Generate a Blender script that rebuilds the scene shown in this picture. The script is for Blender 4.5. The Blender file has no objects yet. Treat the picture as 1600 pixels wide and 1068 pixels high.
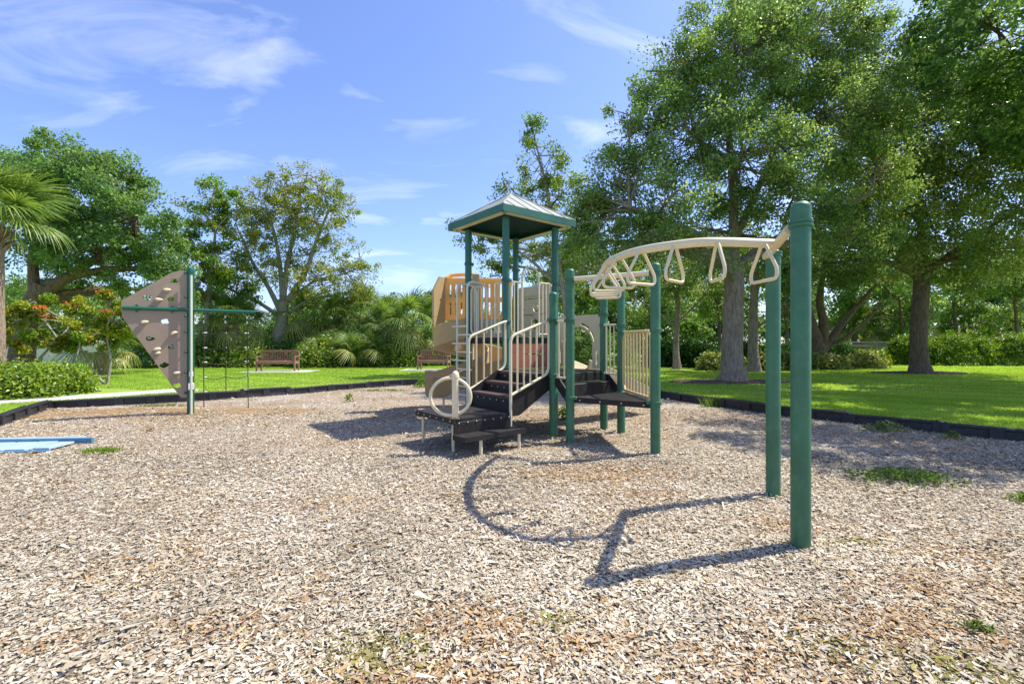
import bpy, math, random
import numpy as np
from mathutils import Vector, Matrix
from mathutils.geometry import tessellate_polygon

# ------------------------------------------------------------------ camera, sky, sun, exposure
scene = bpy.context.scene
COL = scene.collection
EYE = 1.45
cam_d = bpy.data.cameras.new("camera")
cam_d.lens = 16.0
cam_d.sensor_width = 36.0
cam_d.clip_start = 0.05
cam_d.clip_end = 2000.0
cam = bpy.data.objects.new("camera", cam_d)
COL.objects.link(cam)
cam.location = (0, 0, EYE)
cam.rotation_euler = (math.radians(90), 0, 0)
scene.camera = cam

SUN_H = Vector((1.54, 0.475)).normalized()
SUN_EL = math.radians(56.0)
SUN_DIR = Vector((SUN_H.x * math.cos(SUN_EL), SUN_H.y * math.cos(SUN_EL), math.sin(SUN_EL)))

world = bpy.data.worlds.new("World")
scene.world = world
world.use_nodes = True
wn, wl = world.node_tree.nodes, world.node_tree.links
wn.clear()
w_out = wn.new("ShaderNodeOutputWorld")
w_bg = wn.new("ShaderNodeBackground")
w_bg.inputs["Strength"].default_value = 0.15
sky_t = wn.new("ShaderNodeTexSky")
sky_t.sky_type = 'NISHITA'
sky_t.sun_disc = False
sky_t.sun_elevation = SUN_EL
sky_t.sun_rotation = math.atan2(SUN_H.x, SUN_H.y)
sky_t.air_density = 1.0
sky_t.dust_density = 1.0
sky_t.ozone_density = 2.0
tint = wn.new("ShaderNodeMix"); tint.data_type = 'RGBA'; tint.blend_type = 'MULTIPLY'
tint.inputs["Factor"].default_value = 1.0
tint.inputs[7].default_value = (0.71, 0.75, 0.98, 1)
tc = wn.new("ShaderNodeTexCoord")
# thin cirrus: noise on the sky direction flattened onto a plane overhead
sep = wn.new("ShaderNodeSeparateXYZ")
zadd = wn.new("ShaderNodeMath"); zadd.operation = 'ADD'; zadd.inputs[1].default_value = 0.28
zmax = wn.new("ShaderNodeMath"); zmax.operation = 'MAXIMUM'; zmax.inputs[1].default_value = 0.05
dx = wn.new("ShaderNodeMath"); dx.operation = 'DIVIDE'
dy = wn.new("ShaderNodeMath"); dy.operation = 'DIVIDE'
comb = wn.new("ShaderNodeCombineXYZ")
cmap = wn.new("ShaderNodeMapping")
cmap.inputs["Location"].default_value = (5.95, 2.5, 0.0)
cmap.inputs["Rotation"].default_value = (0, 0, math.radians(-24))
cmap.inputs["Scale"].default_value = (1.0, 2.4, 1.0)
cn = wn.new("ShaderNodeTexNoise")
cn.inputs["Scale"].default_value = 2.1
cn.inputs["Detail"].default_value = 7.0
cn.inputs["Roughness"].default_value = 0.55
cn.inputs["Distortion"].default_value = 0.7
cr = wn.new("ShaderNodeValToRGB")
cr.color_ramp.elements[0].position = 0.53; cr.color_ramp.elements[0].color = (0, 0, 0, 1)
cr.color_ramp.elements[1].position = 0.80; cr.color_ramp.elements[1].color = (0.34, 0.34, 0.34, 1)
cmix = wn.new("ShaderNodeMix"); cmix.data_type = 'RGBA'
cmix.inputs[7].default_value = (6.2, 6.3, 7.0, 1)
wl.new(tc.outputs["Generated"], sep.inputs[0])
wl.new(sep.outputs["Z"], zadd.inputs[0]); wl.new(zadd.outputs[0], zmax.inputs[0])
wl.new(sep.outputs["X"], dx.inputs[0]); wl.new(zmax.outputs[0], dx.inputs[1])
wl.new(sep.outputs["Y"], dy.inputs[0]); wl.new(zmax.outputs[0], dy.inputs[1])
wl.new(dx.outputs[0], comb.inputs["X"]); wl.new(dy.outputs[0], comb.inputs["Y"])
wl.new(comb.outputs[0], cmap.inputs["Vector"]); wl.new(cmap.outputs[0], cn.inputs["Vector"])
wl.new(cn.outputs["Fac"], cr.inputs["Fac"])
wl.new(sky_t.outputs["Color"], tint.inputs[6])
wl.new(tint.outputs[2], cmix.inputs[6]); wl.new(cr.outputs["Color"], cmix.inputs["Factor"])
wl.new(cmix.outputs[2], w_bg.inputs["Color"])
wl.new(w_bg.outputs[0], w_out.inputs["Surface"])

sun_d = bpy.data.lights.new("sun", 'SUN')
sun_d.energy = 3.8
sun_d.angle = math.radians(0.53)
sun_d.color = (1.0, 0.94, 0.84)
sun = bpy.data.objects.new("sun", sun_d)
COL.objects.link(sun)
sun.location = (20, 8, 30)
sun.rotation_euler = (-SUN_DIR).to_track_quat('-Z', 'Y').to_euler()

vs = scene.view_settings
vs.view_transform = 'Standard'
vs.look = 'None'
vs.exposure = 0.92
vs.gamma = 1.0
vs.use_curve_mapping = False

# ------------------------------------------------------------------ helpers
rnd = random.Random(7)
F = 711.0
def ground(px, py, h=0.0):
    """point of the level h seen at a pixel of the 1600 px photograph (used for survey only)"""
    d = F * (EYE - h) / (py - 534.0)
    return Vector(((px - 800.0) * d / F, d, h))
def at(px, py, d):
    return Vector(((px - 800.0) * d / F, d, EYE - (py - 534.0) * d / F))

class MB:
    def __init__(s):
        s.v = []; s.f = []
    def add(s, vs_, fs):
        k = len(s.v)
        s.v.extend(tuple(p) for p in vs_)
        s.f.extend(tuple(i + k for i in f) for f in fs)
        return s
    def box(s, c, size, ex=(1, 0, 0), ey=(0, 1, 0), ez=(0, 0, 1), bev=0.0):
        c = Vector(c); ex = Vector(ex).normalized(); ey = Vector(ey).normalized(); ez = Vector(ez).normalized()
        a, b, h = size[0] / 2, size[1] / 2, size[2] / 2
        if bev <= 0:
            pts = [c + ex * (sx * a) + ey * (sy * b) + ez * (sz * h) for sz in (-1, 1) for sx, sy in ((-1, -1), (1, -1), (1, 1), (-1, 1))]
            return s.add(pts, [(3, 2, 1, 0), (4, 5, 6, 7), (0, 1, 5, 4), (1, 2, 6, 5), (2, 3, 7, 6), (3, 0, 4, 7)])
        w = bev
        ring = [(-a + w, -b), (a - w, -b), (a, -b + w), (a, b - w), (a - w, b), (-a + w, b), (-a, b - w), (-a, -b + w)]
        ring2 = [(x * (a - w) / a, y * (b - w) / b) for x, y in ring]
        pts = []
        for z, r in ((-h, ring2), (-h + w, ring), (h - w, ring), (h, ring2)):
            pts += [c + ex * x + ey * y + ez * z for x, y in r]
        fs = [tuple(range(7, -1, -1)), tuple(range(24, 32))]
        for k in range(3):
            for i in range(8):
                j = (i + 1) % 8
                fs.append((k * 8 + i, k * 8 + j, k * 8 + 8 + j, k * 8 + 8 + i))
        return s.add(pts, fs)
    def tube(s, pts, r, n=10, closed=False, caps=True):
        pts = [Vector(p) for p in pts]
        m = len(pts)
        rs = r if isinstance(r, (list, tuple)) else [r] * m
        vv = []; ff = []
        nrm = None
        for i, p in enumerate(pts):
            if closed:
                t = pts[(i + 1) % m] - pts[i - 1]
            else:
                t = pts[min(i + 1, m - 1)] - pts[max(i - 1, 0)]
            if t.length < 1e-9: t = Vector((0, 0, 1))
            t.normalize()
            if nrm is None:
                nrm = t.cross(Vector((0, 0, 1)))
                if nrm.length < 1e-3: nrm = t.cross(Vector((0, 1, 0)))
            nrm = nrm - t * nrm.dot(t)
            if nrm.length < 1e-6: nrm = t.orthogonal()
            nrm.normalize()
            bi = t.cross(nrm)
            for k in range(n):
                a = 2 * math.pi * k / n
                vv.append(p + (nrm * math.cos(a) + bi * math.sin(a)) * rs[i])
        for i in range(m if closed else m - 1):
            i2 = (i + 1) % m
            for k in range(n):
                k2 = (k + 1) % n
                ff.append((i * n + k, i * n + k2, i2 * n + k2, i2 * n + k))
        if caps and not closed:
            ff.append(tuple(range(n - 1, -1, -1)))
            ff.append(tuple(range((m - 1) * n, m * n)))
        return s.add(vv, ff)
    def lathe(s, prof, c, n=20):
        c = Vector(c); vv = []; ff = []
        for r, z in prof:
            for k in range(n):
                a = 2 * math.pi * k / n
                vv.append((c.x + r * math.cos(a), c.y + r * math.sin(a), c.z + z))
        for i in range(len(prof) - 1):
            for k in range(n):
                k2 = (k + 1) % n
                ff.append((i * n + k, i * n + k2, (i + 1) * n + k2, (i + 1) * n + k))
        ff.append(tuple(range(n - 1, -1, -1)))
        ff.append(tuple(range((len(prof) - 1) * n, len(prof) * n)))
        return s.add(vv, ff)
    def plate(s, outer, holes, th, O, ex, ey):
        """flat sheet with real openings; outline in the (ex, ey) plane, thickness th centred on it"""
        O = Vector(O); ex = Vector(ex).normalized(); ey = Vector(ey).normalized(); ez = ex.cross(ey)
        loops = [list(outer)] + [list(h) for h in holes]
        flat = [p for l in loops for p in l]
        tris = tessellate_polygon([[Vector((p[0], p[1], 0)) for p in l] for l in loops])
        n = len(flat)
        vv = [O + ex * p[0] + ey * p[1] + ez * (th / 2) for p in flat] + [O + ex * p[0] + ey * p[1] - ez * (th / 2) for p in flat]
        ff = []
        for t in tris:
            a, b, c = (flat[i] for i in t)
            cr_ = (b[0] - a[0]) * (c[1] - a[1]) - (b[1] - a[1]) * (c[0] - a[0])
            t = tuple(t) if cr_ > 0 else tuple(reversed(t))
            ff.append(t); ff.append(tuple(i + n for i in reversed(t)))
        k = 0
        for l in loops:
            area = sum(l[i - 1][0] * l[i][1] - l[i][0] * l[i - 1][1] for i in range(len(l)))
            want = (area > 0) == (k == 0)
            for i in range(len(l)):
                a, b = k + i, k + (i + 1) % len(l)
                ff.append((a, a + n, b + n, b) if want else (b, b + n, a + n, a))
            k += len(l)
        return s.add(vv, ff)
    def build(s, name, m, parent=None, smooth=35, local=False):
        me = bpy.data.meshes.new(name)
        me.from_pydata(s.v, [], s.f)
        me.materials.append(m)
        if smooth:
            me.polygons.foreach_set("use_smooth", [True] * len(me.polygons))
            me.set_sharp_from_angle(angle=math.radians(smooth))
        return link(name, me, parent, local)

def link(name, me, parent=None, local=False):
    o = bpy.data.objects.new(name, me)
    COL.objects.link(o)
    if parent is not None:
        o.parent = parent
        if not local and parent.type == 'EMPTY':
            o.matrix_parent_inverse = Matrix.Translation(-parent.location)
    return o
def thing(name, label, cat, loc=(0, 0, 0), rz=0.0, group=None):
    o = bpy.data.objects.new(name, None)
    COL.objects.link(o)
    o.empty_display_size = 0.2
    o.location = loc; o.rotation_euler = (0, 0, rz)
    tag(o, label, cat, group)
    return o
def tag(o, label=None, cat=None, group=None, kind=None):
    if label: o["label"] = label
    if cat: o["category"] = cat
    if group: o["group"] = group
    if kind: o["kind"] = kind
    return o

def mesh_np(name, verts, faces, m, cols=None, smooth=False):
    """big meshes straight from numpy; faces is an (n,k) array, cols one rgb per vertex"""
    me = bpy.data.meshes.new(name)
    nv, (nf, k) = len(verts), faces.shape
    me.vertices.add(nv); me.loops.add(nf * k); me.polygons.add(nf)
    me.vertices.foreach_set("co", np.ascontiguousarray(verts, dtype=np.float32).ravel())
    me.loops.foreach_set("vertex_index", np.ascontiguousarray(faces, dtype=np.int32).ravel())
    me.polygons.foreach_set("loop_start", np.arange(0, nf * k, k, dtype=np.int32))
    if smooth: me.polygons.foreach_set("use_smooth", np.ones(nf, dtype=bool))
    me.update(calc_edges=True)
    if cols is not None:
        at_ = me.attributes.new("col", 'FLOAT_COLOR', 'POINT')
        c4 = np.ones((nv, 4), dtype=np.float32); c4[:, :3] = cols
        at_.data.foreach_set("color", c4.ravel())
    me.materials.append(m)
    return me

# ------------------------------------------------------------------ materials
def nodes_of(name):
    m = bpy.data.materials.new(name); m.use_nodes = True
    nt = m.node_tree
    return m, nt.nodes, nt.links, nt.nodes["Principled BSDF"]
def mat(name, col, rough=0.5, var=0.12, scale=6.0, bump=0.0, bscale=60.0, metal=0.0, dirt=None, spec=0.5):
    """paint, plastic, concrete...: a base colour with large soft variation, fine relief and optional dirt"""
    m, n, l, b = nodes_of(name)
    tcx = n.new("ShaderNodeTexCoord")
    nz = n.new("ShaderNodeTexNoise"); nz.inputs["Scale"].default_value = scale; nz.inputs["Detail"].default_value = 6
    nz.inputs["Roughness"].default_value = 0.65
    rp = n.new("ShaderNodeValToRGB")
    lo = tuple(c * (1 - var) for c in col); hi = tuple(min(1, c * (1 + var)) for c in col)
    rp.color_ramp.elements[0].position = 0.3; rp.color_ramp.elements[0].color = (*lo, 1)
    rp.color_ramp.elements[1].position = 0.7; rp.color_ramp.elements[1].color = (*hi, 1)
    l.new(tcx.outputs["Object"], nz.inputs["Vector"]); l.new(nz.outputs["Fac"], rp.inputs["Fac"])
    out = rp.outputs["Color"]
    if dirt:
        n2 = n.new("ShaderNodeTexNoise"); n2.inputs["Scale"].default_value = scale * 4; n2.inputs["Detail"].default_value = 8
        n2.inputs["Roughness"].default_value = 0.75
        r2 = n.new("ShaderNodeValToRGB")
        r2.color_ramp.elements[0].position = 0.52; r2.color_ramp.elements[0].color = (0, 0, 0, 1)
        r2.color_ramp.elements[1].position = 0.72; r2.color_ramp.elements[1].color = (0.7, 0.7, 0.7, 1)
        mx = n.new("ShaderNodeMix"); mx.data_type = 'RGBA'
        mx.inputs[7].default_value = (*dirt, 1)
        l.new(tcx.outputs["Object"], n2.inputs["Vector"]); l.new(n2.outputs["Fac"], r2.inputs["Fac"])
        l.new(out, mx.inputs[6]); l.new(r2.outputs["Color"], mx.inputs["Factor"])
        out = mx.outputs[2]
    l.new(out, b.inputs["Base Color"])
    b.inputs["Metallic"].default_value = metal
    b.inputs["Specular IOR Level"].default_value = spec
    rr = n.new("ShaderNodeMapRange")
    rr.inputs["To Min"].default_value = max(0.05, rough - 0.1); rr.inputs["To Max"].default_value = min(1, rough + 0.12)
    l.new(nz.outputs["Fac"], rr.inputs["Value"]); l.new(rr.outputs[0], b.inputs["Roughness"])
    if bump > 0:
        n3 = n.new("ShaderNodeTexNoise"); n3.inputs["Scale"].default_value = bscale; n3.inputs["Detail"].default_value = 4
        bp = n.new("ShaderNodeBump"); bp.inputs["Strength"].default_value = bump; bp.inputs["Distance"].default_value = 0.01
        l.new(tcx.outputs["Object"], n3.inputs["Vector"]); l.new(n3.outputs["Fac"], bp.inputs["Height"])
        l.new(bp.outputs[0], b.inputs["Normal"])
    return m
def leaf_mat(name, trans=0.42, rough=0.42, spec=0.5):
    m, n, l, b = nodes_of(name)
    a = n.new("ShaderNodeAttribute"); a.attribute_name = "col"
    l.new(a.outputs["Color"], b.inputs["Base Color"])
    b.inputs["Roughness"].default_value = rough
    b.inputs["Specular IOR Level"].default_value = spec
    t = n.new("ShaderNodeBsdfTranslucent")
    hs = n.new("ShaderNodeHueSaturation"); hs.inputs["Value"].default_value = 1.5; hs.inputs["Saturation"].default_value = 1.1
    hs.inputs["Hue"].default_value = 0.485
    l.new(a.outputs["Color"], hs.inputs["Color"]); l.new(hs.outputs[0], t.inputs["Color"])
    mx = n.new("ShaderNodeMixShader"); mx.inputs[0].default_value = trans
    o = n["Material Output"]
    l.new(b.outputs[0], mx.inputs[1]); l.new(t.outputs[0], mx.inputs[2]); l.new(mx.outputs[0], o.inputs["Surface"])
    return m
def bark_mat(name, c1, c2, scale=5.0):
    m, n, l, b = nodes_of(name)
    tcx = n.new("ShaderNodeTexCoord")
    mp = n.new("ShaderNodeMapping"); mp.inputs["Scale"].default_value = (scale, scale, scale * 0.25)
    nz = n.new("ShaderNodeTexNoise"); nz.inputs["Scale"].default_value = 3.0; nz.inputs["Detail"].default_value = 9; nz.inputs["Roughness"].default_value = 0.7
    vo = n.new("ShaderNodeTexVoronoi"); vo.feature = 'DISTANCE_TO_EDGE'; vo.inputs["Scale"].default_value = 4.0
    rp = n.new("ShaderNodeValToRGB")
    rp.color_ramp.elements[0].position = 0.32; rp.color_ramp.elements[0].color = (*c1, 1)
    rp.color_ramp.elements[1].position = 0.68; rp.color_ramp.elements[1].color = (*c2, 1)
    l.new(tcx.outputs["Object"], mp.inputs["Vector"]); l.new(mp.outputs[0], nz.inputs["Vector"]); l.new(mp.outputs[0], vo.inputs["Vector"])
    l.new(nz.outputs["Fac"], rp.inputs["Fac"]); l.new(rp.outputs["Color"], b.inputs["Base Color"])
    b.inputs["Roughness"].default_value = 0.9; b.inputs["Specular IOR Level"].default_value = 0.2
    mu = n.new("ShaderNodeMath"); mu.operation = 'MULTIPLY_ADD'; mu.inputs[1].default_value = 1.2
    l.new(vo.outputs["Distance"], mu.inputs[0]); l.new(nz.outputs["Fac"], mu.inputs[2])
    bp = n.new("ShaderNodeBump"); bp.inputs["Strength"].default_value = 0.8; bp.inputs["Distance"].default_value = 0.03
    l.new(mu.outputs[0], bp.inputs["Height"]); l.new(bp.outputs[0], b.inputs["Normal"])
    return m

M_POST = mat("green_paint", (0.040, 0.155, 0.076), 0.45, 0.22, 2.2, 0.10, 90, dirt=(0.10, 0.19, 0.115))
M_TEAL = mat("teal_paint", (0.022, 0.125, 0.090), 0.45, 0.20, 2.2, 0.08, 90, dirt=(0.06, 0.155, 0.11))
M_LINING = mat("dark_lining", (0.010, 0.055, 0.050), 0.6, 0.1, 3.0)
M_DKGREEN = mat("dark_green_paint", (0.004, 0.105, 0.062), 0.35, 0.10, 3.0, 0.03, 90)
M_CREAM = mat("cream_coating", (0.74, 0.64, 0.42), 0.38, 0.05, 5.0, 0.03, 80, dirt=(0.55, 0.44, 0.28))
M_PALE = mat("pale_grey_coating", (0.64, 0.63, 0.48), 0.4, 0.06, 5.0)
M_BLACK = mat("black_deck_coating", (0.021, 0.019, 0.017), 0.62, 0.3, 9.0, 0.25, 140, dirt=(0.075, 0.058, 0.047), spec=0.3)
M_TREAD = mat("worn_tread", (0.085, 0.058, 0.048), 0.8, 0.35, 12.0, 0.4, 180, dirt=(0.22, 0.11, 0.08), spec=0.25)
M_TAN = mat("tan_plastic", (0.52, 0.38, 0.19), 0.42, 0.07, 4.0, dirt=(0.42, 0.30, 0.18))
M_BEIGE = mat("beige_plastic", (0.62, 0.53, 0.33), 0.5, 0.07, 4.0, dirt=(0.46, 0.38, 0.27))
M_ORANGE = mat("amber_plastic", (0.88, 0.59, 0.20), 0.45, 0.07, 4.0)
def see_through(m, k):
    """thin moulded plastic lets some sun through"""
    nt = m.node_tree; b_ = nt.nodes["Principled BSDF"]; o_ = nt.nodes["Material Output"]
    t_ = nt.nodes.new("ShaderNodeBsdfTranslucent"); mx_ = nt.nodes.new("ShaderNodeMixShader"); mx_.inputs[0].default_value = k
    src = b_.inputs["Base Color"].links[0].from_socket
    nt.links.new(src, t_.inputs["Color"]); nt.links.new(b_.outputs[0], mx_.inputs[1]); nt.links.new(t_.outputs[0], mx_.inputs[2]); nt.links.new(mx_.outputs[0], o_.inputs["Surface"])
see_through(M_ORANGE, 0.5)
see_through(M_TAN, 0.14)
M_YELLOW = mat("straw_plastic", (0.72, 0.55, 0.25), 0.45, 0.07, 4.0)
M_RED = mat("brick_red_plastic", (0.32, 0.115, 0.060), 0.5, 0.10, 4.0, dirt=(0.28, 0.12, 0.09))
M_ROOF = mat("pale_roof_metal", (0.345, 0.36, 0.315), 0.6, 0.09, 3.0, spec=0.3, dirt=(0.27, 0.28, 0.235))
M_TAUPE = mat("taupe_plastic", (0.315, 0.235, 0.165), 0.55, 0.10, 3.0, 0.06, 60, dirt=(0.25, 0.19, 0.135))
M_STEEL = mat("bolt_steel", (0.55, 0.54, 0.52), 0.35, 0.1, 20, metal=0.9)
M_SHADOWY = mat("dark_print", (0.035, 0.03, 0.025), 0.6, 0.2, 20)
M_TIMBER = mat("black_recycled_plastic", (0.020, 0.021, 0.026), 0.5, 0.35, 7.0, 0.3, 70, dirt=(0.085, 0.078, 0.070))
M_CONC = mat("concrete", (0.50, 0.47, 0.42), 0.85, 0.12, 3.0, 0.3, 60, dirt=(0.36, 0.33, 0.28))
M_WALL = mat("cream_stucco", (0.62, 0.57, 0.49), 0.9, 0.06, 2.0, 0.3, 40)
M_TEAK = mat("reddish_teak", (0.30, 0.155, 0.095), 0.7, 0.3, 9.0, 0.3, 60, dirt=(0.22, 0.15, 0.11))
M_BLUE = mat("blue_paint", (0.075, 0.21, 0.33), 0.4, 0.12, 5.0, dirt=(0.20, 0.33, 0.42))
M_PALEBLUE = mat("pale_blue_board", (0.34, 0.46, 0.54), 0.5, 0.08, 5.0, dirt=(0.42, 0.50, 0.55))
M_ROPE = mat("black_rope", (0.018, 0.018, 0.018), 0.8, 0.3, 40, 0.4, 200)
M_WHITE = mat("white_plastic", (0.74, 0.73, 0.69), 0.5, 0.06, 8.0)
M_DOCK = mat("weathered_boards", (0.40, 0.335, 0.27), 0.85, 0.2, 4.0, 0.4, 40)
M_MULCH = mat("bark_mulch", (0.105, 0.062, 0.040), 0.95, 0.5, 14.0, 0.9, 50, dirt=(0.20, 0.13, 0.09))
M_OAKBARK = bark_mat("oak_bark", (0.14, 0.108, 0.078), (0.42, 0.345, 0.26))
M_DARKBARK = bark_mat("dark_bark", (0.085, 0.060, 0.040), (0.27, 0.195, 0.13))
M_PALEBARK = bark_mat("pale_bark", (0.20, 0.175, 0.14), (0.46, 0.42, 0.35))
M_PALMBARK = bark_mat("palm_bark", (0.16, 0.115, 0.08), (0.40, 0.31, 0.225), 7.0)
M_LEAF = leaf_mat("oak_leaves", 0.42)
M_GLOSS = leaf_mat("glossy_leaves", 0.38, 0.35, 0.5)
M_GRASS = leaf_mat("grass_blades", 0.5, 0.6, 0.2)
M_FROND = leaf_mat("palm_leaflets", 0.38, 0.4, 0.5)
M_PETAL = leaf_mat("red_petals", 0.25, 0.6, 0.2)

# chips: each chip carries its own colour
M_CHIP, n, l, b = nodes_of("wood_chips")
a = n.new("ShaderNodeAttribute"); a.attribute_name = "col"
l.new(a.outputs["Color"], b.inputs["Base Color"]); b.inputs["Roughness"].default_value = 0.9; b.inputs["Specular IOR Level"].default_value = 0.15
# the bed under the loose chips, and the bed beyond where chips can be told apart
M_BED, n, l, b = nodes_of("chip_bed")
tcx = n.new("ShaderNodeTexCoord")
v1 = n.new("ShaderNodeTexVoronoi"); v1.inputs["Scale"].default_value = 55.0
n1 = n.new("ShaderNodeTexNoise"); n1.inputs["Scale"].default_value = 0.7; n1.inputs["Detail"].default_value = 8; n1.inputs["Roughness"].default_value = 0.7
r1 = n.new("ShaderNodeValToRGB")
for p, c in ((0.0, (0.205, 0.16, 0.115)), (0.35, (0.33, 0.275, 0.205)), (0.7, (0.44, 0.38, 0.295)), (1.0, (0.54, 0.475, 0.38))):
    e = r1.color_ramp.elements.new(p); e.color = (*c, 1)
r1.color_ramp.elements.remove(r1.color_ramp.elements[-1]) if r1.color_ramp.elements[-1].color[0] > 0.9 else None
r2 = n.new("ShaderNodeValToRGB")
r2.color_ramp.elements[0].position = 0.42; r2.color_ramp.elements[0].color = (0.74, 0.61, 0.45, 1)
r2.color_ramp.elements[1].position = 0.62; r2.color_ramp.elements[1].color = (1, 1, 1, 1)
mm = n.new("ShaderNodeMix"); mm.data_type = 'RGBA'; mm.blend_type = 'MULTIPLY'; mm.inputs["Factor"].default_value = 0.8
l.new(tcx.outputs["Object"], v1.inputs["Vector"]); l.new(tcx.outputs["Object"], n1.inputs["Vector"])
l.new(v1.outputs["Color"], r1.inputs["Fac"]); l.new(n1.outputs["Fac"], r2.inputs["Fac"])
l.new(r1.outputs["Color"], mm.inputs[6]); l.new(r2.outputs["Color"], mm.inputs[7])
sa = n.new("ShaderNodeAttribute"); sa.attribute_name = "col"
ns = n.new("ShaderNodeTexNoise"); ns.inputs["Scale"].default_value = 3.5; ns.inputs["Detail"].default_value = 9; ns.inputs["Roughness"].default_value = 0.7
rs2 = n.new("ShaderNodeValToRGB")
for p, c in ((0.0, (0.16, 0.085, 0.04)), (0.45, (0.30, 0.175, 0.085)), (0.6, (0.33, 0.25, 0.09)), (0.75, (0.38, 0.27, 0.16))):
    e = rs2.color_ramp.elements.new(p); e.color = (*c, 1)
rs2.color_ramp.elements.remove(rs2.color_ramp.elements[-1])
ms = n.new("ShaderNodeMix"); ms.data_type = 'RGBA'
l.new(tcx.outputs["Object"], ns.inputs["Vector"]); l.new(ns.outputs["Fac"], rs2.inputs["Fac"])
l.new(sa.outputs["Fac"], ms.inputs["Factor"]); l.new(mm.outputs[2], ms.inputs[6]); l.new(rs2.outputs["Color"], ms.inputs[7]); l.new(ms.outputs[2], b.inputs["Base Color"])
b.inputs["Roughness"].default_value = 0.95; b.inputs["Specular IOR Level"].default_value = 0.1
bp = n.new("ShaderNodeBump"); bp.inputs["Strength"].default_value = 0.7; bp.inputs["Distance"].default_value = 0.02
l.new(v1.outputs["Distance"], bp.inputs["Height"]); l.new(bp.outputs[0], b.inputs["Normal"])
# lawn
M_LAWN, n, l, b = nodes_of("lawn")
tcx = n.new("ShaderNodeTexCoord")
n1 = n.new("ShaderNodeTexNoise"); n1.inputs["Scale"].default_value = 0.5; n1.inputs["Detail"].default_value = 8; n1.inputs["Roughness"].default_value = 0.65
n2 = n.new("ShaderNodeTexNoise"); n2.inputs["Scale"].default_value = 28.0; n2.inputs["Detail"].default_value = 6; n2.inputs["Roughness"].default_value = 0.7
r1 = n.new("ShaderNodeValToRGB")
r1.color_ramp.elements[0].position = 0.3; r1.color_ramp.elements[0].color = (0.22, 0.35, 0.052, 1)
r1.color_ramp.elements[1].position = 0.7; r1.color_ramp.elements[1].color = (0.35, 0.49, 0.085, 1)
r2 = n.new("ShaderNodeValToRGB")
r2.color_ramp.elements[0].position = 0.3; r2.color_ramp.elements[0].color = (0.5, 0.5, 0.45, 1)
r2.color_ramp.elements[1].position = 0.7; r2.color_ramp.elements[1].color = (1.15, 1.15, 1.1, 1)
mm = n.new("ShaderNodeMix"); mm.data_type = 'RGBA'; mm.blend_type = 'MULTIPLY'; mm.inputs["Factor"].default_value = 1.0
l.new(tcx.outputs["Object"], n1.inputs["Vector"]); l.new(tcx.outputs["Object"], n2.inputs["Vector"])
l.new(n1.outputs["Fac"], r1.inputs["Fac"]); l.new(n2.outputs["Fac"], r2.inputs["Fac"])
l.new(r1.outputs["Color"], mm.inputs[6]); l.new(r2.outputs["Color"], mm.inputs[7]); l.new(mm.outputs[2], b.inputs["Base Color"])
b.inputs["Roughness"].default_value = 0.9; b.inputs["Specular IOR Level"].default_value = 0.15
bp = n.new("ShaderNodeBump"); bp.inputs["Strength"].default_value = 0.6; bp.inputs["Distance"].default_value = 0.04
l.new(n2.outputs["Fac"], bp.inputs["Height"]); l.new(bp.outputs[0], b.inputs["Normal"])

# ------------------------------------------------------------------ ground: chip bed, lawn, path
LAWN = 0.10
def catmull(pts, per=8, closed=False):
    pts = [Vector(p) for p in pts]
    out = []
    m = len(pts)
    for i in range(m - 1):
        p0 = pts[max(i - 1, 0)]; p1 = pts[i]; p2 = pts[i + 1]; p3 = pts[min(i + 2, m - 1)]
        for k in range(per):
            t = k / per
            out.append(0.5 * ((2 * p1) + (p2 - p0) * t + (2 * p0 - 5 * p1 + 4 * p2 - p3) * t * t + (3 * p1 - p0 - 3 * p2 + p3) * t ** 3))
    out.append(pts[-1])
    return out
def resample(pts, step):
    out = [pts[0].copy()]
    acc = 0.0
    for a_, b_ in zip(pts[:-1], pts[1:]):
        seg = (b_ - a_).length; pos = 0.0
        while acc + (seg - pos) >= step:
            pos += step - acc; acc = 0.0
            out.append(a_ + (b_ - a_) * (pos / seg))
        acc += seg - pos
    return out

LEFT_RUN = [(-10.22, 10.02), (-9.45, 8.75), (-8.72, 7.55), (-8.2, 6.3), (-8.0, 5.0), (-8.0, 3.4)]
FAR_RUN = catmull([(-10.22, 10.02, 0), (-9.1, 10.5, 0), (-7.75, 11.35, 0), (-6.6, 12.3, 0), (-5.5, 13.6, 0), (-4.5, 14.7, 0), (-3.3, 15.5, 0), (-1.6, 15.8, 0),
                   (0.4, 15.3, 0), (2.2, 13.9, 0), (3.5, 12.4, 0), (4.3, 11.0, 0), (4.95, 9.8, 0), (5.6, 8.85, 0), (6.25, 8.1, 0), (6.95, 7.3, 0), (7.75, 6.5, 0), (8.6, 5.6, 0), (9.3, 4.4, 0), (9.6, 2.6, 0)], 10)
far_nodes = resample(FAR_RUN, 1.22)
left_nodes = resample([Vector((*p, 0)) for p in LEFT_RUN], 1.22)
BED_POLY = [(p.x, p.y) for p in reversed(left_nodes)] + [(p.x, p.y) for p in far_nodes[1:]] + [(9.8, -9), (-9.0, -9)]
BEDP = np.array(BED_POLY)
def inside(px, py, poly):
    px = np.asarray(px); py = np.asarray(py)
    r = np.zeros(px.shape, bool)
    j = len(poly) - 1
    for i in range(len(poly)):
        xi, yi = poly[i]; xj, yj = poly[j]
        c = ((yi > py) != (yj > py)) & (px < (xj - xi) * (py - yi) / (yj - yi + 1e-12) + xi)
        r ^= c
        j = i
    return r
def bedz(x, y):
    x = np.asarray(x, float); y = np.asarray(y, float)
    return 0.010 * np.sin(x * 1.7 + 0.6 * y) * np.cos(y * 1.3 - 0.4 * x) + 0.006 * np.sin(4.1 * x + 1.0) * np.sin(3.7 * y) - 0.012

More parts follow.
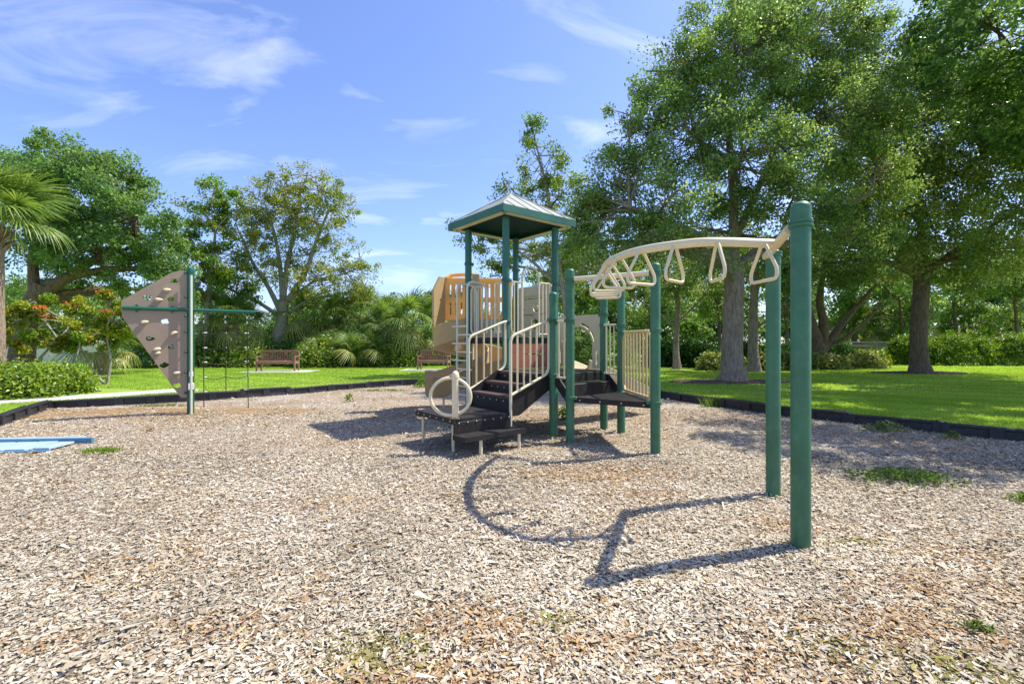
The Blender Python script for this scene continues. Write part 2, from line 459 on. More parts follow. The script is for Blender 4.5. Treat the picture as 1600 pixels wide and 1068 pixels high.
gx = np.arange(-11.0, 10.6, 0.16); gy = np.arange(-6.0, 16.6, 0.16)
X, Y = np.meshgrid(gx, gy)
Zb = bedz(X, Y)
V = np.stack([X, Y, Zb], -1).reshape(-1, 3)
nx, ny = len(gx), len(gy)
I = np.arange(nx * ny).reshape(ny, nx)
Q = np.stack([I[:-1, :-1], I[:-1, 1:], I[1:, 1:], I[1:, :-1]], -1).reshape(-1, 4)
SOIL = [(-6.6, 9.75, 2.6, 0.42), (-8.6, 9.45, 1.5, 0.50), (-5.2, 9.7, 1.3, 0.34), (-9.4, 8.9, 0.5, 0.6)]
def soil(x, y):
    s_ = np.zeros(np.shape(x))
    for cx, cy, rx, ry in SOIL: s_ = np.maximum(s_, np.exp(-(((x - cx) / rx) ** 2 + ((y - cy) / ry) ** 2) ** 2))
    return s_ * (0.55 + 0.6 * np.sin(x * 2.3 + 1.1 * np.sin(y * 3.1)) ** 2).clip(0, 1)
bed = link("wood_chip_bed", mesh_np("wood_chip_bed", V, Q, M_BED, np.repeat(soil(V[:, 0], V[:, 1])[:, None], 3, 1), smooth=True))
tag(bed, "bed of weathered wood chips under the play equipment", None, None, "structure")

m = MB()
outer = [(-420, -120), (420, -120), (420, 620), (-420, 620)]
m.plate(outer, [list(reversed(BED_POLY))], 0.02, (0, 0, LAWN - 0.01), (1, 0, 0), (0, 1, 0))
lawn = m.build("lawn", M_LAWN, smooth=0)
tag(lawn, "bright green mown lawn around the playground", None, None, "structure")

def ribbon(name, pts, width, z, mtl, th=0.03):
    pts = catmull([(x, y, 0) for x, y in pts], 8)
    mb = MB(); L_ = []; R_ = []
    for i, p in enumerate(pts):
        t = (pts[min(i + 1, len(pts) - 1)] - pts[max(i - 1, 0)]).normalized()
        nn = Vector((-t.y, t.x, 0))
        w = width[min(int(i * len(width) / len(pts)), len(width) - 1)] if isinstance(width, list) else width
        L_.append(p + nn * w / 2); R_.append(p - nn * w / 2)
    k = len(pts); vv = []
    for zz in (z, z - th):
        for p in L_ + R_: vv.append((p.x, p.y, zz))
    ff = []
    for i in range(k - 1):
        ff.append((i, k + i, k + i + 1, i + 1))
        ff.append((i, i + 1, 2 * k + i + 1, 2 * k + i)); ff.append((k + i, 3 * k + i, 3 * k + i + 1, k + i + 1))
    mb.add(vv, ff)
    return mb.build(name, mtl, smooth=0)
PATH = [(-15.5, 8.6), (-12.6, 9.55), (-10.6, 11.15), (-9.3, 12.7), (-8.2, 13.7), (-6.6, 15.0), (-4.2, 17.6), (-1.5, 18.6), (1.5, 17.4), (3.6, 16.0)]
path = ribbon("path", PATH[:4] + [(-9.0, 13.0)], 1.15, LAWN + 0.006, M_CONC)
tag(path, "pale concrete footpath curving round the play area", None, None, "structure")
edge = ribbon("lawn_edge", [(-8.7, 13.3), (-6.3, 15.2), (-4.2, 16.8), (-2.4, 17.9), (-0.4, 18.2)], 0.16, LAWN + 0.006, M_MULCH)
tag(edge, "dark trimmed edge line across the lawn", None, None, "structure")
path2 = ribbon("path", [(5.2, 21.8), (7.2, 21.9), (9.3, 21.6)], 0.8, LAWN + 0.006, M_CONC)
tag(path2, "pale strip of footpath behind the big oak", None, None, "structure")

# bench pads
def slab(name, c, sx, sy, rz, label):
    mb = MB(); ca, sa = math.cos(rz), math.sin(rz)
    mb.box((c[0], c[1], LAWN + 0.0), (sx, sy, 0.05), (ca, sa, 0), (-sa, ca, 0), (0, 0, 1), 0.008)
    return tag(mb.build(name, M_CONC, smooth=0), label, None, None, "structure")
B1 = (-10.75, 20.9); B2 = (-3.75, 21.9)
slab("bench_pad", (B1[0] + 0.2, B1[1] - 0.15), 3.0, 1.5, 0.05, "pale concrete pad under the left bench")
slab("bench_pad", (B2[0] - 0.2, B2[1] - 0.1), 2.6, 1.4, -0.05, "pale concrete pad under the bench by the slide")

# ------------------------------------------------------------------ plastic border timbers, one object each
def timber_mesh():
    mb = MB(); L_ = 1.20; H = 0.20; zb = -0.05
    mb.box((0, 0.012, (H + zb) / 2), (L_ - 0.02, 0.075, H - zb), bev=0.012)          # core
    mb.box((0, 0, H - 0.025), (L_, 0.115, 0.05), bev=0.01)                             # top cap
    mb.box((0, 0, zb + 0.04), (L_, 0.115, 0.08), bev=0.01)                             # foot
    for x in (-0.56, 0.0, 0.56):
        mb.box((x, -0.002, (H + zb) / 2), (0.11 if x else 0.16, 0.112, H - zb - 0.012), bev=0.006)   # webs with recesses between
    for x in (-0.56, 0.56):
        mb.lathe([(0.016, 0), (0.016, 0.012), (0.01, 0.016)], (x, 0, H), 8)
    return mb
t_src = timber_mesh().build("border_timber", M_TIMBER, smooth=30)
ORD = ["first", "second", "third", "fourth", "fifth", "sixth", "seventh", "eighth", "ninth", "tenth", "eleventh", "twelfth", "thirteenth", "fourteenth",
       "fifteenth", "sixteenth", "seventeenth", "eighteenth", "nineteenth", "twentieth", "twenty-first", "twenty-second", "twenty-third", "twenty-fourth",
       "twenty-fifth", "twenty-sixth", "twenty-seventh", "twenty-eighth", "twenty-ninth", "thirtieth"]
first_t = True
def put_timber(a_, b_, label):
    global first_t
    o = t_src if first_t else t_src.copy()
    if not first_t: COL.objects.link(o)
    first_t = False
    mid = (a_ + b_) / 2; d_ = b_ - a_
    ins = Vector((-d_.y, d_.x, 0)).normalized()
    o.location = (mid.x, mid.y, rnd.uniform(-0.045, 0.012))
    ang = math.atan2(d_.y, d_.x)
    o.rotation_euler = (rnd.uniform(-0.06, 0.06), rnd.uniform(-0.02, 0.02), ang + rnd.uniform(-0.015, 0.015))
    tag(o, label, "border timber", "black border timbers round the chip bed")
for i in range(2):
    put_timber(left_nodes[i + 1], left_nodes[i], "black plastic border timber, %s from the left corner towards the camera" % ORD[i])
for i in range(len(far_nodes) - 1):
    a_, b_ = far_nodes[i], far_nodes[i + 1]
    if b_.y < 5.2: break
    nr = len(far_nodes)
    put_timber(a_, b_, "black plastic border timber, %s along the lawn edge counting from the left corner" % ORD[min(i, 29)])

# ------------------------------------------------------------------ loose wood chips
rng = np.random.default_rng(11)
def soft(x, y, cx, cy, rx, ry):
    return np.exp(-(((x - cx) / rx) ** 2 + ((y - cy) / ry) ** 2))
def vnoise(x, y, s, seed):
    """smooth value noise on a lattice"""
    r = np.random.default_rng(seed); tab = r.random((64, 64))
    xs, ys = np.asarray(x) / s + 32, np.asarray(y) / s + 32
    xi, yi = np.floor(xs).astype(int), np.floor(ys).astype(int)
    fx, fy = xs - xi, ys - yi
    fx = fx * fx * (3 - 2 * fx); fy = fy * fy * (3 - 2 * fy)
    g = lambda i, j: tab[(xi + i) % 64, (yi + j) % 64]
    return (g(0, 0) * (1 - fx) + g(1, 0) * fx) * (1 - fy) + (g(0, 1) * (1 - fx) + g(1, 1) * fx) * fy
PATCHES = [  # bare or rotted places: x, y, rx, ry, strength (reddish brown)
    (0.95, 5.0, 0.9, 0.35, 0.9), (1.3, 4.35, 0.35, 0.15, 0.9), (-4.7, 4.7, 0.2, 0.08, 0.9), (-0.2, 2.35, 0.28, 0.16, 0.9), (-0.4, 1.95, 0.4, 0.14, 0.9), (0.42, 2.2, 0.2, 0.1, .8),
    (-6.6, 8.9, 2.2, 0.55, 1.0), (-8.7, 9.4, 1.6, 0.75, 1.0), (-5.2, 9.4, 1.0, 0.5, 0.9), (2.0, 2.3, 0.6, 0.2, 0.6), (2.6, 2.7, 0.5, 0.2, 0.6), (1.1, 2.0, 0.5, 0.2, 0.6),
    (-3.4, 8.6, 1.2, 0.3, 0.4), (-2.6, 6.5, 0.6, 0.25, 0.45), (-1.6, 4.1, 0.5, 0.2, 0.5), (2.2, 3.6, 0.3, 0.2, 0.6), (3.0, 3.1, 0.4, 0.2, 0.5), (0.6, 9.0, 2.0, 1.4, 0.6), (3.6, 8.8, 1.2, 0.9, 0.6), (-1.5, 2.3, 0.4, 0.15, .45),
    (-2.3, 2.9, 0.4, 0.2, 0.35), (5.3, 6.6, 1.0, 0.7, 0.5), (-2.0, 9.5, 1.5, 0.8, 0.5)]
MOSS = [(-0.62, 2.15, 0.2, 0.15, 0.8), (0.22, 2.4, 0.12, 0.1, 0.7), (2.0, 2.0, 0.3, 0.12, 0.75), (1.55, 2.15, 0.2, 0.1, 0.6), (-7.0, 9.2, 0.9, 0.2, 0.8), (-4.6, 10.5, 0.8, 0.3, 0.4), (2.45, 3.3, 0.18, 0.06, 0.8)]
PAL = np.array([(0.57, 0.50, 0.395), (0.49, 0.42, 0.32), (0.62, 0.56, 0.455), (0.42, 0.345, 0.25), (0.33, 0.26, 0.18), (0.21, 0.16, 0.11), (0.46, 0.34, 0.20), (0.43, 0.39, 0.33), (0.66, 0.61, 0.52)])
PALW = np.array([0.22, 0.19, 0.15, 0.14, 0.09, 0.05, 0.04, 0.07, 0.05])
RUST = np.array([(0.40, 0.26, 0.12), (0.31, 0.19, 0.085), (0.50, 0.345, 0.18), (0.25, 0.15, 0.08), (0.48, 0.39, 0.27), (0.45, 0.37, 0.26)])
def chips(n, dmin, dmax, bend):
    y = np.sqrt(rng.uniform(dmin ** 2, dmax ** 2, n))
    x = rng.uniform(-1.24, 1.24, n) * (y + 0.25)
    ok = inside(x, y, BED_POLY) & (rng.random(n) > soil(x, y) * 0.93)
    x, y = x[ok], y[ok]; n = len(x)
    L_ = rng.lognormal(np.log(0.0195), 0.48, n).clip(0.006, 0.075) * (1 + 0.05 * np.maximum(y - 4, 0))
    Wd = np.minimum(L_ * rng.uniform(0.16, 0.55, n), 0.016 + 0.0012 * y)
    spl = rng.random(n) < 0.012
    L_[spl] *= 2.6; Wd[spl] *= 0.55
    yaw = rng.uniform(0, 2 * np.pi, n); pit = rng.normal(0, 0.17, n); rol = rng.normal(0, 0.24, n)
    ex = np.stack([np.cos(yaw) * np.cos(pit), np.sin(yaw) * np.cos(pit), np.sin(pit)], -1)
    ey0 = np.stack([-np.sin(yaw), np.cos(yaw), np.zeros(n)], -1)
    ez0 = np.cross(ex, ey0)
    ey = ey0 * np.cos(rol)[:, None] + ez0 * np.sin(rol)[:, None]
    ez = np.cross(ex, ey)
    z = bedz(x, y) + 0.004 + rng.random(n) * 0.016 + 0.3 * L_ * np.abs(np.sin(pit))
    C = np.stack([x, y, z], -1)
    col = PAL[rng.choice(len(PAL), n, p=PALW / PALW.sum())] * rng.uniform(0.82, 1.15, n)[:, None]
    tone_ = 0.80 + 0.26 * vnoise(x, y, 0.9, 5) + 0.16 * vnoise(x, y, 0.28, 6) - 0.14 * (vnoise(x, y, 0.12, 7) > 0.78)
    col = col * tone_[:, None] * np.array((0.945, 0.945, 0.885))
    rust = np.zeros(n)
    for cx, cy, rx, ry, s_ in PATCHES: rust = np.maximum(rust, 1.35 * s_ * soft(x, y, cx, cy, rx, ry))
    rust = np.maximum(rust, 1.1 * (vnoise(x, y, 0.55, 3) * 0.6 + vnoise(x, y, 0.17, 4) * 0.4 - 0.64).clip(0, 1) * 1.6)
    rust = rust * (0.5 + vnoise(x, y, 0.22, 8))
    pick = rng.random(n) < rust.clip(0, 0.8)
    col[pick] = RUST[rng.integers(0, len(RUST), pick.sum())] * rng.uniform(0.8, 1.15, pick.sum())[:, None]
    moss = np.zeros(n)
    for cx, cy, rx, ry, s_ in MOSS: moss = np.maximum(moss, s_ * soft(x, y, cx, cy, rx, ry))
    pick = rng.random(n) < moss * 0.75
    col[pick] = np.array((0.22, 0.20, 0.06)) * rng.uniform(0.6, 1.3, pick.sum())[:, None]
    tap = rng.uniform(0.35, 1.0, n)[:, None]
    hl, hw = (L_ / 2)[:, None], (Wd / 2)[:, None]
    if bend:
        up = (L_ * rng.normal(0, 0.10, n))[:, None]
        P = np.stack([C - ex * hl - ey * hw * tap, C - ex * hl + ey * hw * tap, C - ey * hw + ez * up, C + ey * hw + ez * up,
                      C + ex * hl - ey * hw * tap[::-1], C + ex * hl + ey * hw * tap[::-1]], 1)
        k = (np.arange(n) * 6)[:, None]
        Q = np.concatenate([k + np.array([0, 2, 3, 1]), k + np.array([2, 4, 5, 3])], 0)
        return P.reshape(-1, 3), Q, np.repeat(col, 6, 0)
    up = (L_ * rng.normal(0, 0.10, n))[:, None]
    P = np.stack([C - ex * hl - ey * hw * tap, C + ex * hl * 0.92 - ey * hw + ez * up, C + ex * hl + ey * hw * tap, C - ex * hl * 0.85 + ey * hw + ez * up], 1)
    k = (np.arange(n) * 4)[:, None]
    return P.reshape(-1, 3), k + np.array([0, 1, 2, 3]), np.repeat(col, 4, 0)
vs_, fs_, cs_, off = [], [], [], 0
for a_ in ((170000, 1.2, 3.4, False), (140000, 3.4, 6.0, False), (120000, 6.0, 10.0, False), (45000, 10.0, 16.2, False)):
    v_, f_, c_ = chips(*a_)
    vs_.append(v_); fs_.append(f_ + off); cs_.append(c_); off += len(v_)
chip_o = link("wood_chips", mesh_np("wood_chips", np.concatenate(vs_), np.concatenate(fs_), M_CHIP, np.concatenate(cs_)))
tag(chip_o, "loose grey and tan wood chips covering the play area", "wood chips", None, "stuff")

# ------------------------------------------------------------------ grass blades
def grass(n, dmin, dmax, hgt, wid):
    y = np.sqrt(rng.uniform(dmin ** 2, dmax ** 2, n))
    x = rng.uniform(-1.22, 1.26, n) * y
    ok = ~inside(x, y, BED_POLY)
    # keep off path, pads and beds
    pp = catmull([(a_, b_, 0) for a_, b_ in PATH[:4]], 8)
    for p in pp: ok &= (x - p.x) ** 2 + (y - p.y) ** 2 > 0.60 ** 2
    for (cx, cy, rx, ry) in GRASS_FREE: ok &= ((x - cx) / rx) ** 2 + ((y - cy) / ry) ** 2 > 1.0
    x, y = x[ok], y[ok]; n = len(x)
    sc = 0.6 + y / 20.0
    h = hgt * rng.uniform(0.55, 1.25, n); w = wid * rng.uniform(0.6, 1.4, n) * sc
    a_ = rng.uniform(0, 2 * np.pi, n); lean = rng.uniform(0, 0.75, n) * h; la = rng.uniform(0, 2 * np.pi, n)
    B = np.stack([x, y, np.full(n, LAWN)], -1)
    side = np.stack([np.cos(a_), np.sin(a_), np.zeros(n)], -1) * (w / 2)[:, None]
    T = B + np.stack([np.cos(la) * lean, np.sin(la) * lean, h], -1)
    P = np.stack([B - side, B + side, T], 1)
    t = (vnoise(x, y, 1.3, 21) * 0.6 + vnoise(x, y, 0.35, 22) * 0.4)[:, None]
    col = np.array((0.235, 0.40, 0.052)) * (1 - t) + np.array((0.42, 0.56, 0.095)) * t
    col = col * rng.uniform(0.8, 1.2, n)[:, None]
    mow = 0.93 + 0.14 * (np.sin((x * 0.5 + y * 0.86) * 5.2) > 0)
    col = col * mow[:, None]
    dry = rng.random(n) < 0.04 + 0.45 * (vnoise(x, y, 1.7, 24) * 0.6 + vnoise(x, y, 0.5, 25) * 0.4 - 0.62).clip(0, 1) * 2.5
    col[dry] = np.array((0.36, 0.34, 0.12))
    k = (np.arange(n) * 3)[:, None]
    return P.reshape(-1, 3), k + np.array([0, 1, 2]), np.repeat(col, 3, 0)
GRASS_FREE = [(7.3, 15.2, 2.1, 0.75), (17.6, 19.6, 2.1, 0.8), (-13.0, 11.6, 3.4, 1.7), (B1[0] + 0.2, B1[1] - 0.15, 1.5, 0.8), (B2[0] - 0.2, B2[1] - 0.1, 1.3, 0.75)]
vs_, fs_, cs_, off = [], [], [], 0
for a_ in ((240000, 5.5, 12.0, 0.042, 0.013), (220000, 12.0, 24.0, 0.042, 0.019), (40000, 24.0, 34.0, 0.05, 0.03)):
    v_, f_, c_ = grass(*a_)
    vs_.append(v_); fs_.append(f_ + off); cs_.append(c_); off += len(v_)
go = link("grass", mesh_np("grass", np.concatenate(vs_), np.concatenate(fs_), M_GRASS, np.concatenate(cs_)))
tag(go, "short bright green grass of the mown lawn", "grass", None, "stuff")

# ------------------------------------------------------------------ play structure (one thing, many parts)
W = 1.175
UU = Vector((0.780, 0.625, 0)); UU.normalize()
VV = Vector((-UU.y, UU.x, 0))
TF = Vector((-0.105, 7.845, 0))
UP = Vector((0, 0, 1))
def pt(a_, b_, z=0.0): return TF + UU * a_ + VV * b_ + UP * z
ps = thing("play_structure", "green and cream play structure with roofed tower, stairs, slides and curved overhead ladder", "play structure", (0.6, 7.2, 0))
T_F, T_R, T_L, T_B = pt(0, 0), pt(W, 0), pt(0, W), pt(W, W)
P5, P7 = pt(0, -W), pt(W, -W)
P4 = Vector((0.842, 6.60, 0)); P6 = P4 + UU * W
P3 = Vector((1.867, 5.925, 0)); P1 = Vector((2.05, 3.232, 0)); P2 = Vector((2.496, 4.35, 0))
PR = 0.0635
def post(p, top, rings, mtl, dome=True, r=PR):
    mb = MB()
    prof = [(r, -0.25), (r, top - (r * 0.75 if dome else 0))]
    if dome:
        for k in range(1, 6):
            a_ = k / 5 * math.pi / 2
            prof.append((max(r * math.cos(a_) * 1.0, 0.004), top - r * 0.75 + r * 0.75 * math.sin(a_)))
    mb.lathe(prof, (p.x, p.y, 0), 24)
    o = mb.build("post", mtl, ps)
    if dome:
        mc = MB(); mc.lathe([(r + 0.0035, top - r * 0.75 - 0.10), (r + 0.0035, top - r * 0.75)] + [((r + 0.0035) * math.cos(k / 6 * math.pi / 2) + 0.001, top - r * 0.75 + (r * 0.78) * math.sin(k / 6 * math.pi / 2)) for k in range(1, 7)], (p.x, p.y, 0), 24)
        mc.build("post_cap", mtl, o)
    for z, ang in rings:
        mr = MB()
        mr.lathe([(r + 0.001, z - 0.026), (r + 0.015, z - 0.022), (r + 0.015, z - 0.006), (r + 0.008, z - 0.003), (r + 0.008, z + 0.003), (r + 0.015, z + 0.006), (r + 0.015, z + 0.022), (r + 0.001, z + 0.026)], (p.x, p.y, 0), 24)
        d_ = Vector((math.cos(ang), math.sin(ang), 0))
        mr.box((p.x + d_.x * (r + 0.022), p.y + d_.y * (r + 0.022), z), (0.055, 0.05, 0.044), d_, d_.cross(UP) * -1, UP, 0.005)
        mr.build("clamp", mtl, o)
    return o
aU = math.atan2(UU.y, UU.x); aV = math.atan2(VV.y, VV.x)
ang = lambda p, q: math.atan2(q.y - p.y, q.x - p.x)
ROOF_Z = 3.60
post(T_F, ROOF_Z, [(2.52, aU), (1.50, aU), (1.80, aV + math.pi), (0.99, aU)], M_TEAL, False)
post(T_L, ROOF_Z, [(2.95, aU), (1.50, aU)], M_TEAL, False)
post(T_R, ROOF_Z, [(2.55, aU + math.pi), (1.50, aV), (0.99, aV)], M_TEAL, False)
post(T_B, ROOF_Z, [(2.95, aU), (1.50, aU)], M_TEAL, False)
post(P5, 2.21, [(1.79, aU + math.pi), (1.76, ang(P5, P4)), (0.94, aU)], M_POST)
post(P7, 2.20, [(1.92, aV), (0.94, aU), (1.74, ang(P7, P6))], M_POST)
post(P4, 2.51, [(2.355, ang(P4, P3)), (1.76, ang(P4, P5)), (0.64, ang(P4, P3))], M_POST)
post(P6, 2.30, [(1.72, ang(P6, P7)), (1.60, ang(P6, P3)), (0.64, ang(P6, P3))], M_POST)
post(P3, 2.48, [(2.35, ang(P3, P4)), (1.60, ang(P3, P6)), (0.655, ang(P3, P4))], M_POST)
dA = (P2 - P1).normalized(); offA = Vector((-dA.y, dA.x, 0)) * 0.055
post(P1, 2.445, [(2.285, ang(P1, P2 + offA * 2))], M_POST)
post(P2, 2.335, [(2.285, ang(P2, P1 + offA * 2))], M_POST)

# roof: hipped metal sheets with standing seams, boxed fascia
RC = pt(W / 2, W / 2); RE = 0.855
ZE, ZA = 3.725, 4.267
roof = MB()
cor = [RC - UU * RE - VV * RE, RC + UU * RE - VV * RE, RC + UU * RE + VV * RE, RC - UU * RE + VV * RE]
top = RC + UP * ZA
rp_ = MB()
for i in range(4):
    a_, b_ = cor[i] + UP * ZE, cor[(i + 1) % 4] + UP * ZE
    nn = (b_ - a_).cross(top - a_).normalized()
    rp_.add([a_, b_, top, a_ - UP * 0.03, b_ - UP * 0.03, top - UP * 0.03], [(0, 1, 2), (5, 4, 3)])
roof_o = rp_.build("roof", M_ROOF, ps, smooth=0)
for i in range(4):
    a_, b_ = cor[i] + UP * ZE, cor[(i + 1) % 4] + UP * ZE
    e_ = (b_ - a_); Ln = e_.length; e_.normalize()
    mid = (a_ + b_) / 2
    sl = top - mid; Ls = sl.length; sl.normalize()
    nn = e_.cross(sl)
    for k in range(-2, 3):
        x = k * 0.30
        h_ = Ls * (1 - abs(x) / (Ln / 2))
        if h_ < 0.08: continue
        c_ = mid + e_ * x + sl * (h_ / 2) + nn * 0.005
        mb = MB(); mb.box(c_, (0.010, h_ - 0.01, 0.012), e_, sl, nn); mb.build("seam", M_ROOF, roof_o, smooth=0)
    hip = MB(); hip.tube([a_ + UP * 0.006, top + UP * 0.006], 0.014, 6); hip.build("hip_cap", M_ROOF, roof_o)
    # fascia board and the soffit flange turned inwards
    out = Vector((e_.y, -e_.x, 0))
    fb = MB()
    fb.box(mid - UP * 0.062 + out * 0.004, (Ln + 0.03, 0.022, 0.125), e_, out, UP)
    fb.build("fascia", M_TEAL, roof_o, smooth=0)
    fl = MB(); fl.box(mid - UP * 0.117 - out * 0.075, (Ln - 0.16 , 0.13, 0.012), e_, out, UP); fl.build("soffit", M_PALE, roof_o, smooth=0)  # pale colour paints in the light the flange gets from the ground
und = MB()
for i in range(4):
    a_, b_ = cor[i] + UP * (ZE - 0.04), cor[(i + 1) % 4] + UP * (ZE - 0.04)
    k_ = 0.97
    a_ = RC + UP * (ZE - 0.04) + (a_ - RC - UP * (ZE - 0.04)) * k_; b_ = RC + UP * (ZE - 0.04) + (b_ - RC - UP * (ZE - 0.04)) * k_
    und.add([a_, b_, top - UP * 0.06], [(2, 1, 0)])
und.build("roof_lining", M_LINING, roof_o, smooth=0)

# decks
def deck(name, poly, z, th, mtl=M_BLACK):
    mb = MB()
    c_ = sum((Vector(p) for p in poly), Vector()) / len(poly)
    mb.plate([(p.x, p.y) for p in poly], [], th, (0, 0, z - th / 2), (1, 0, 0), (0, 1, 0))
    return mb.build(name, mtl, ps, smooth=0)
def bolts(parent, a_, b_, n_, out, r=0.012):
    for k in range(n_):
        p = a_ + (b_ - a_) * ((k + 0.5) / n_)
        mb = MB(); mb.tube([p, p + out * 0.006, p + out * 0.010], [r, r, r * 0.5], 8); mb.build("bolt", M_STEEL, parent)
e0 = 0.02
deck("deck", [pt(e0, e0), pt(W - e0, e0), pt(W - e0, W - e0), pt(e0, W - e0)], 1.53, 0.11)
MZ = 0.975
dk = deck("deck", [pt(e0, -W + e0), pt(W - e0, -W + e0), pt(W - e0, -e0), pt(e0, -e0)], MZ, 0.10)
bolts(dk, pt(0.02, -0.16, MZ - 0.035), pt(0.02, -1.0, MZ - 0.035), 5, -UU)
bolts(dk, pt(0.12, -W + 0.02, MZ - 0.035), pt(1.05, -W + 0.02, MZ - 0.035), 6, -VV)
TZ = 0.655
td = deck("triangle_deck", [P4 + (P3 - P4) * 0.03, P3 + (P4 - P3) * 0.02 , P6], TZ, 0.075)
nn = Vector((P3.y - P4.y, -(P3.x - P4.x), 0)).normalized()
bolts(td, P4 + UP * (TZ - 0.04) , P3 + UP * (TZ - 0.04), 4, nn)
# short stair between square deck and triangle deck
sv = (P4 - P5); svn = sv.normalized()
st = MB()
def bx4(p0, ex, lx, ey, ly, z0, z1, mb):
    ex = ex.normalized(); ey = (ey - ex * ey.dot(ex)).normalized()
    mb.box(p0 + ex * lx / 2 + ey * ly / 2 + UP * (z0 + z1) / 2, (lx, ly, z1 - z0), ex, ey, UP, 0.006)
a0 = P5 + UU * 0.10
bx4(a0 + svn * 0.02, UU, W - 0.2, svn, 0.19, 0.70, 0.815, st)
short = st.build("short_step", M_BLACK, ps, smooth=30)
rs = MB(); bx4(a0 + svn * 0.0, UU, W - 0.2, svn, 0.02, 0.82, MZ - 0.012, rs); rs.build("riser", M_BLACK, short, smooth=0)
rs = MB(); bx4(a0 + svn * 0.205, UU, W - 0.2, svn, 0.02, TZ - 0.07, 0.81, rs); rs.build("riser", M_BLACK, short, smooth=0)
for q in (P5 + UU * 0.0, P7):
    sg = MB()
    p_a = q + svn * 0.03 + UP * (MZ - 0.06); p_b = q + sv * 0.98 + UP * (TZ - 0.05)
    ax = (p_b - p_a).normalized()
    sg.box((p_a + p_b) / 2, ((p_b - p_a).length, 0.03, 0.13), ax, UU, ax.cross(UU) * -1)
    sg.build("stringer", M_BLACK, short, smooth=0)

# lower transfer platform, its skirt, step and legs
PZ = 0.45
pa0, pa1, pb0, pb1 = -1.74, -0.775, -1.14, -0.07
pf = MB()
pf.plate([(pa0, pb0), (pa1, pb0), (pa1, pb1), (pa0, pb1)], [], 0.07, TF + UP * (PZ - 0.035), UU, VV)
plat = pf.build("transfer_platform", M_BLACK, ps, smooth=0)
sk = MB(); sk.box(pt((pa0 + pa1) / 2, pb0 + 0.004, PZ - 0.125), (pa1 - pa0 - 0.004, 0.03, 0.17), UU, VV, UP, 0.006); sk.build("skirt", M_BLACK, plat, smooth=30)
bolts(plat, pt(pa0, pb0 - 0.012, PZ - 0.055), pt(pa1, pb0 - 0.012, PZ - 0.055), 7, -VV)
bolts(plat, pt(pa0, pb0, PZ - 0.035), pt(pa0, pb1, PZ - 0.035), 6, -UU)
sp = MB()
sp.plate([(pa0 + 0.0, pb0 - 0.27), (pa1 + 0.05, pb0 - 0.25), (pa1 + 0.03, pb0 - 0.02), (pa0 - 0.03, pb0 - 0.02)], [], 0.065, TF + UP * 0.225, UU, VV)
stp = sp.build("lower_step", M_BLACK, plat, smooth=0)
for (a_, b_, h_) in ((pa0 + 0.10, pb0 + 0.18, PZ), (pa0 + 0.06, pb1 - 0.12, PZ), (pa1 - 0.1, pb1 - 0.1, PZ)):
    lg = MB(); lg.tube([pt(a_, b_, -0.15), pt(a_, b_, h_ - 0.07)], 0.021, 12); lg.build("leg", M_CREAM, plat)
for (a_, b_) in ((pa0 + 0.27, pb0 - 0.22), (pa1 - 0.04, pb0 - 0.20)):
    lg = MB(); lg.tube([pt(a_, b_, -0.15), pt(a_, b_, 0.195)], 0.023, 12); lg.build("leg", M_CREAM, plat)
# stairs
sz = [(-0.775, -0.505, 0.665), (-0.505, -0.235, 0.82), (-0.235, -0.0, MZ - 0.006)]
stair = None
z_prev = PZ
for i, (a0_, a1_, z_) in enumerate(sz):
    if i < 2:
        tr = MB(); tr.plate([(a0_, -1.08), (a1_ + 0.02, -1.08), (a1_ + 0.02, -0.10), (a0_, -0.10)], [], 0.04, TF + UP * (z_ - 0.02), UU, VV)
        o = tr.build("staircase" if stair is None else "tread", M_TREAD, ps if stair is None else stair, smooth=0)
        if stair is None: stair = o
    ri = MB(); ri.box(pt(a0_ + 0.025, -0.59, (z_prev + z_ - 0.04) / 2 - 0.02), (0.022, 0.96, z_ - z_prev + 0.0), UU, VV, UP)
    ri.build("riser", M_BLACK, stair, smooth=0)
    bolts(stair, pt(a0_ + 0.012, -1.0, z_ - 0.075), pt(a0_ + 0.012, -0.18, z_ - 0.075), 5, -UU)
    z_prev = z_
topd = MB(); topd.plate([(-0.235, -1.08), (0.015, -1.08), (0.015, -0.10), (-0.235, -0.10)], [], 0.04, TF + UP * (MZ - 0.026), UU, VV)
topd.build("tread", M_TREAD, stair, smooth=0)
for b_ in (-1.10, -0.08):
    sg = MB()
    pl = [(-0.79, PZ - 0.06), (-0.62, PZ - 0.06), (0.0, MZ - 0.24), (0.0, MZ + 0.0), (-0.25, MZ), (-0.79, 0.68)]
    sg.plate(pl, [], 0.032, pt(0, b_), UU, UP)
    sg.build("stringer", M_BLACK, stair, smooth=0)

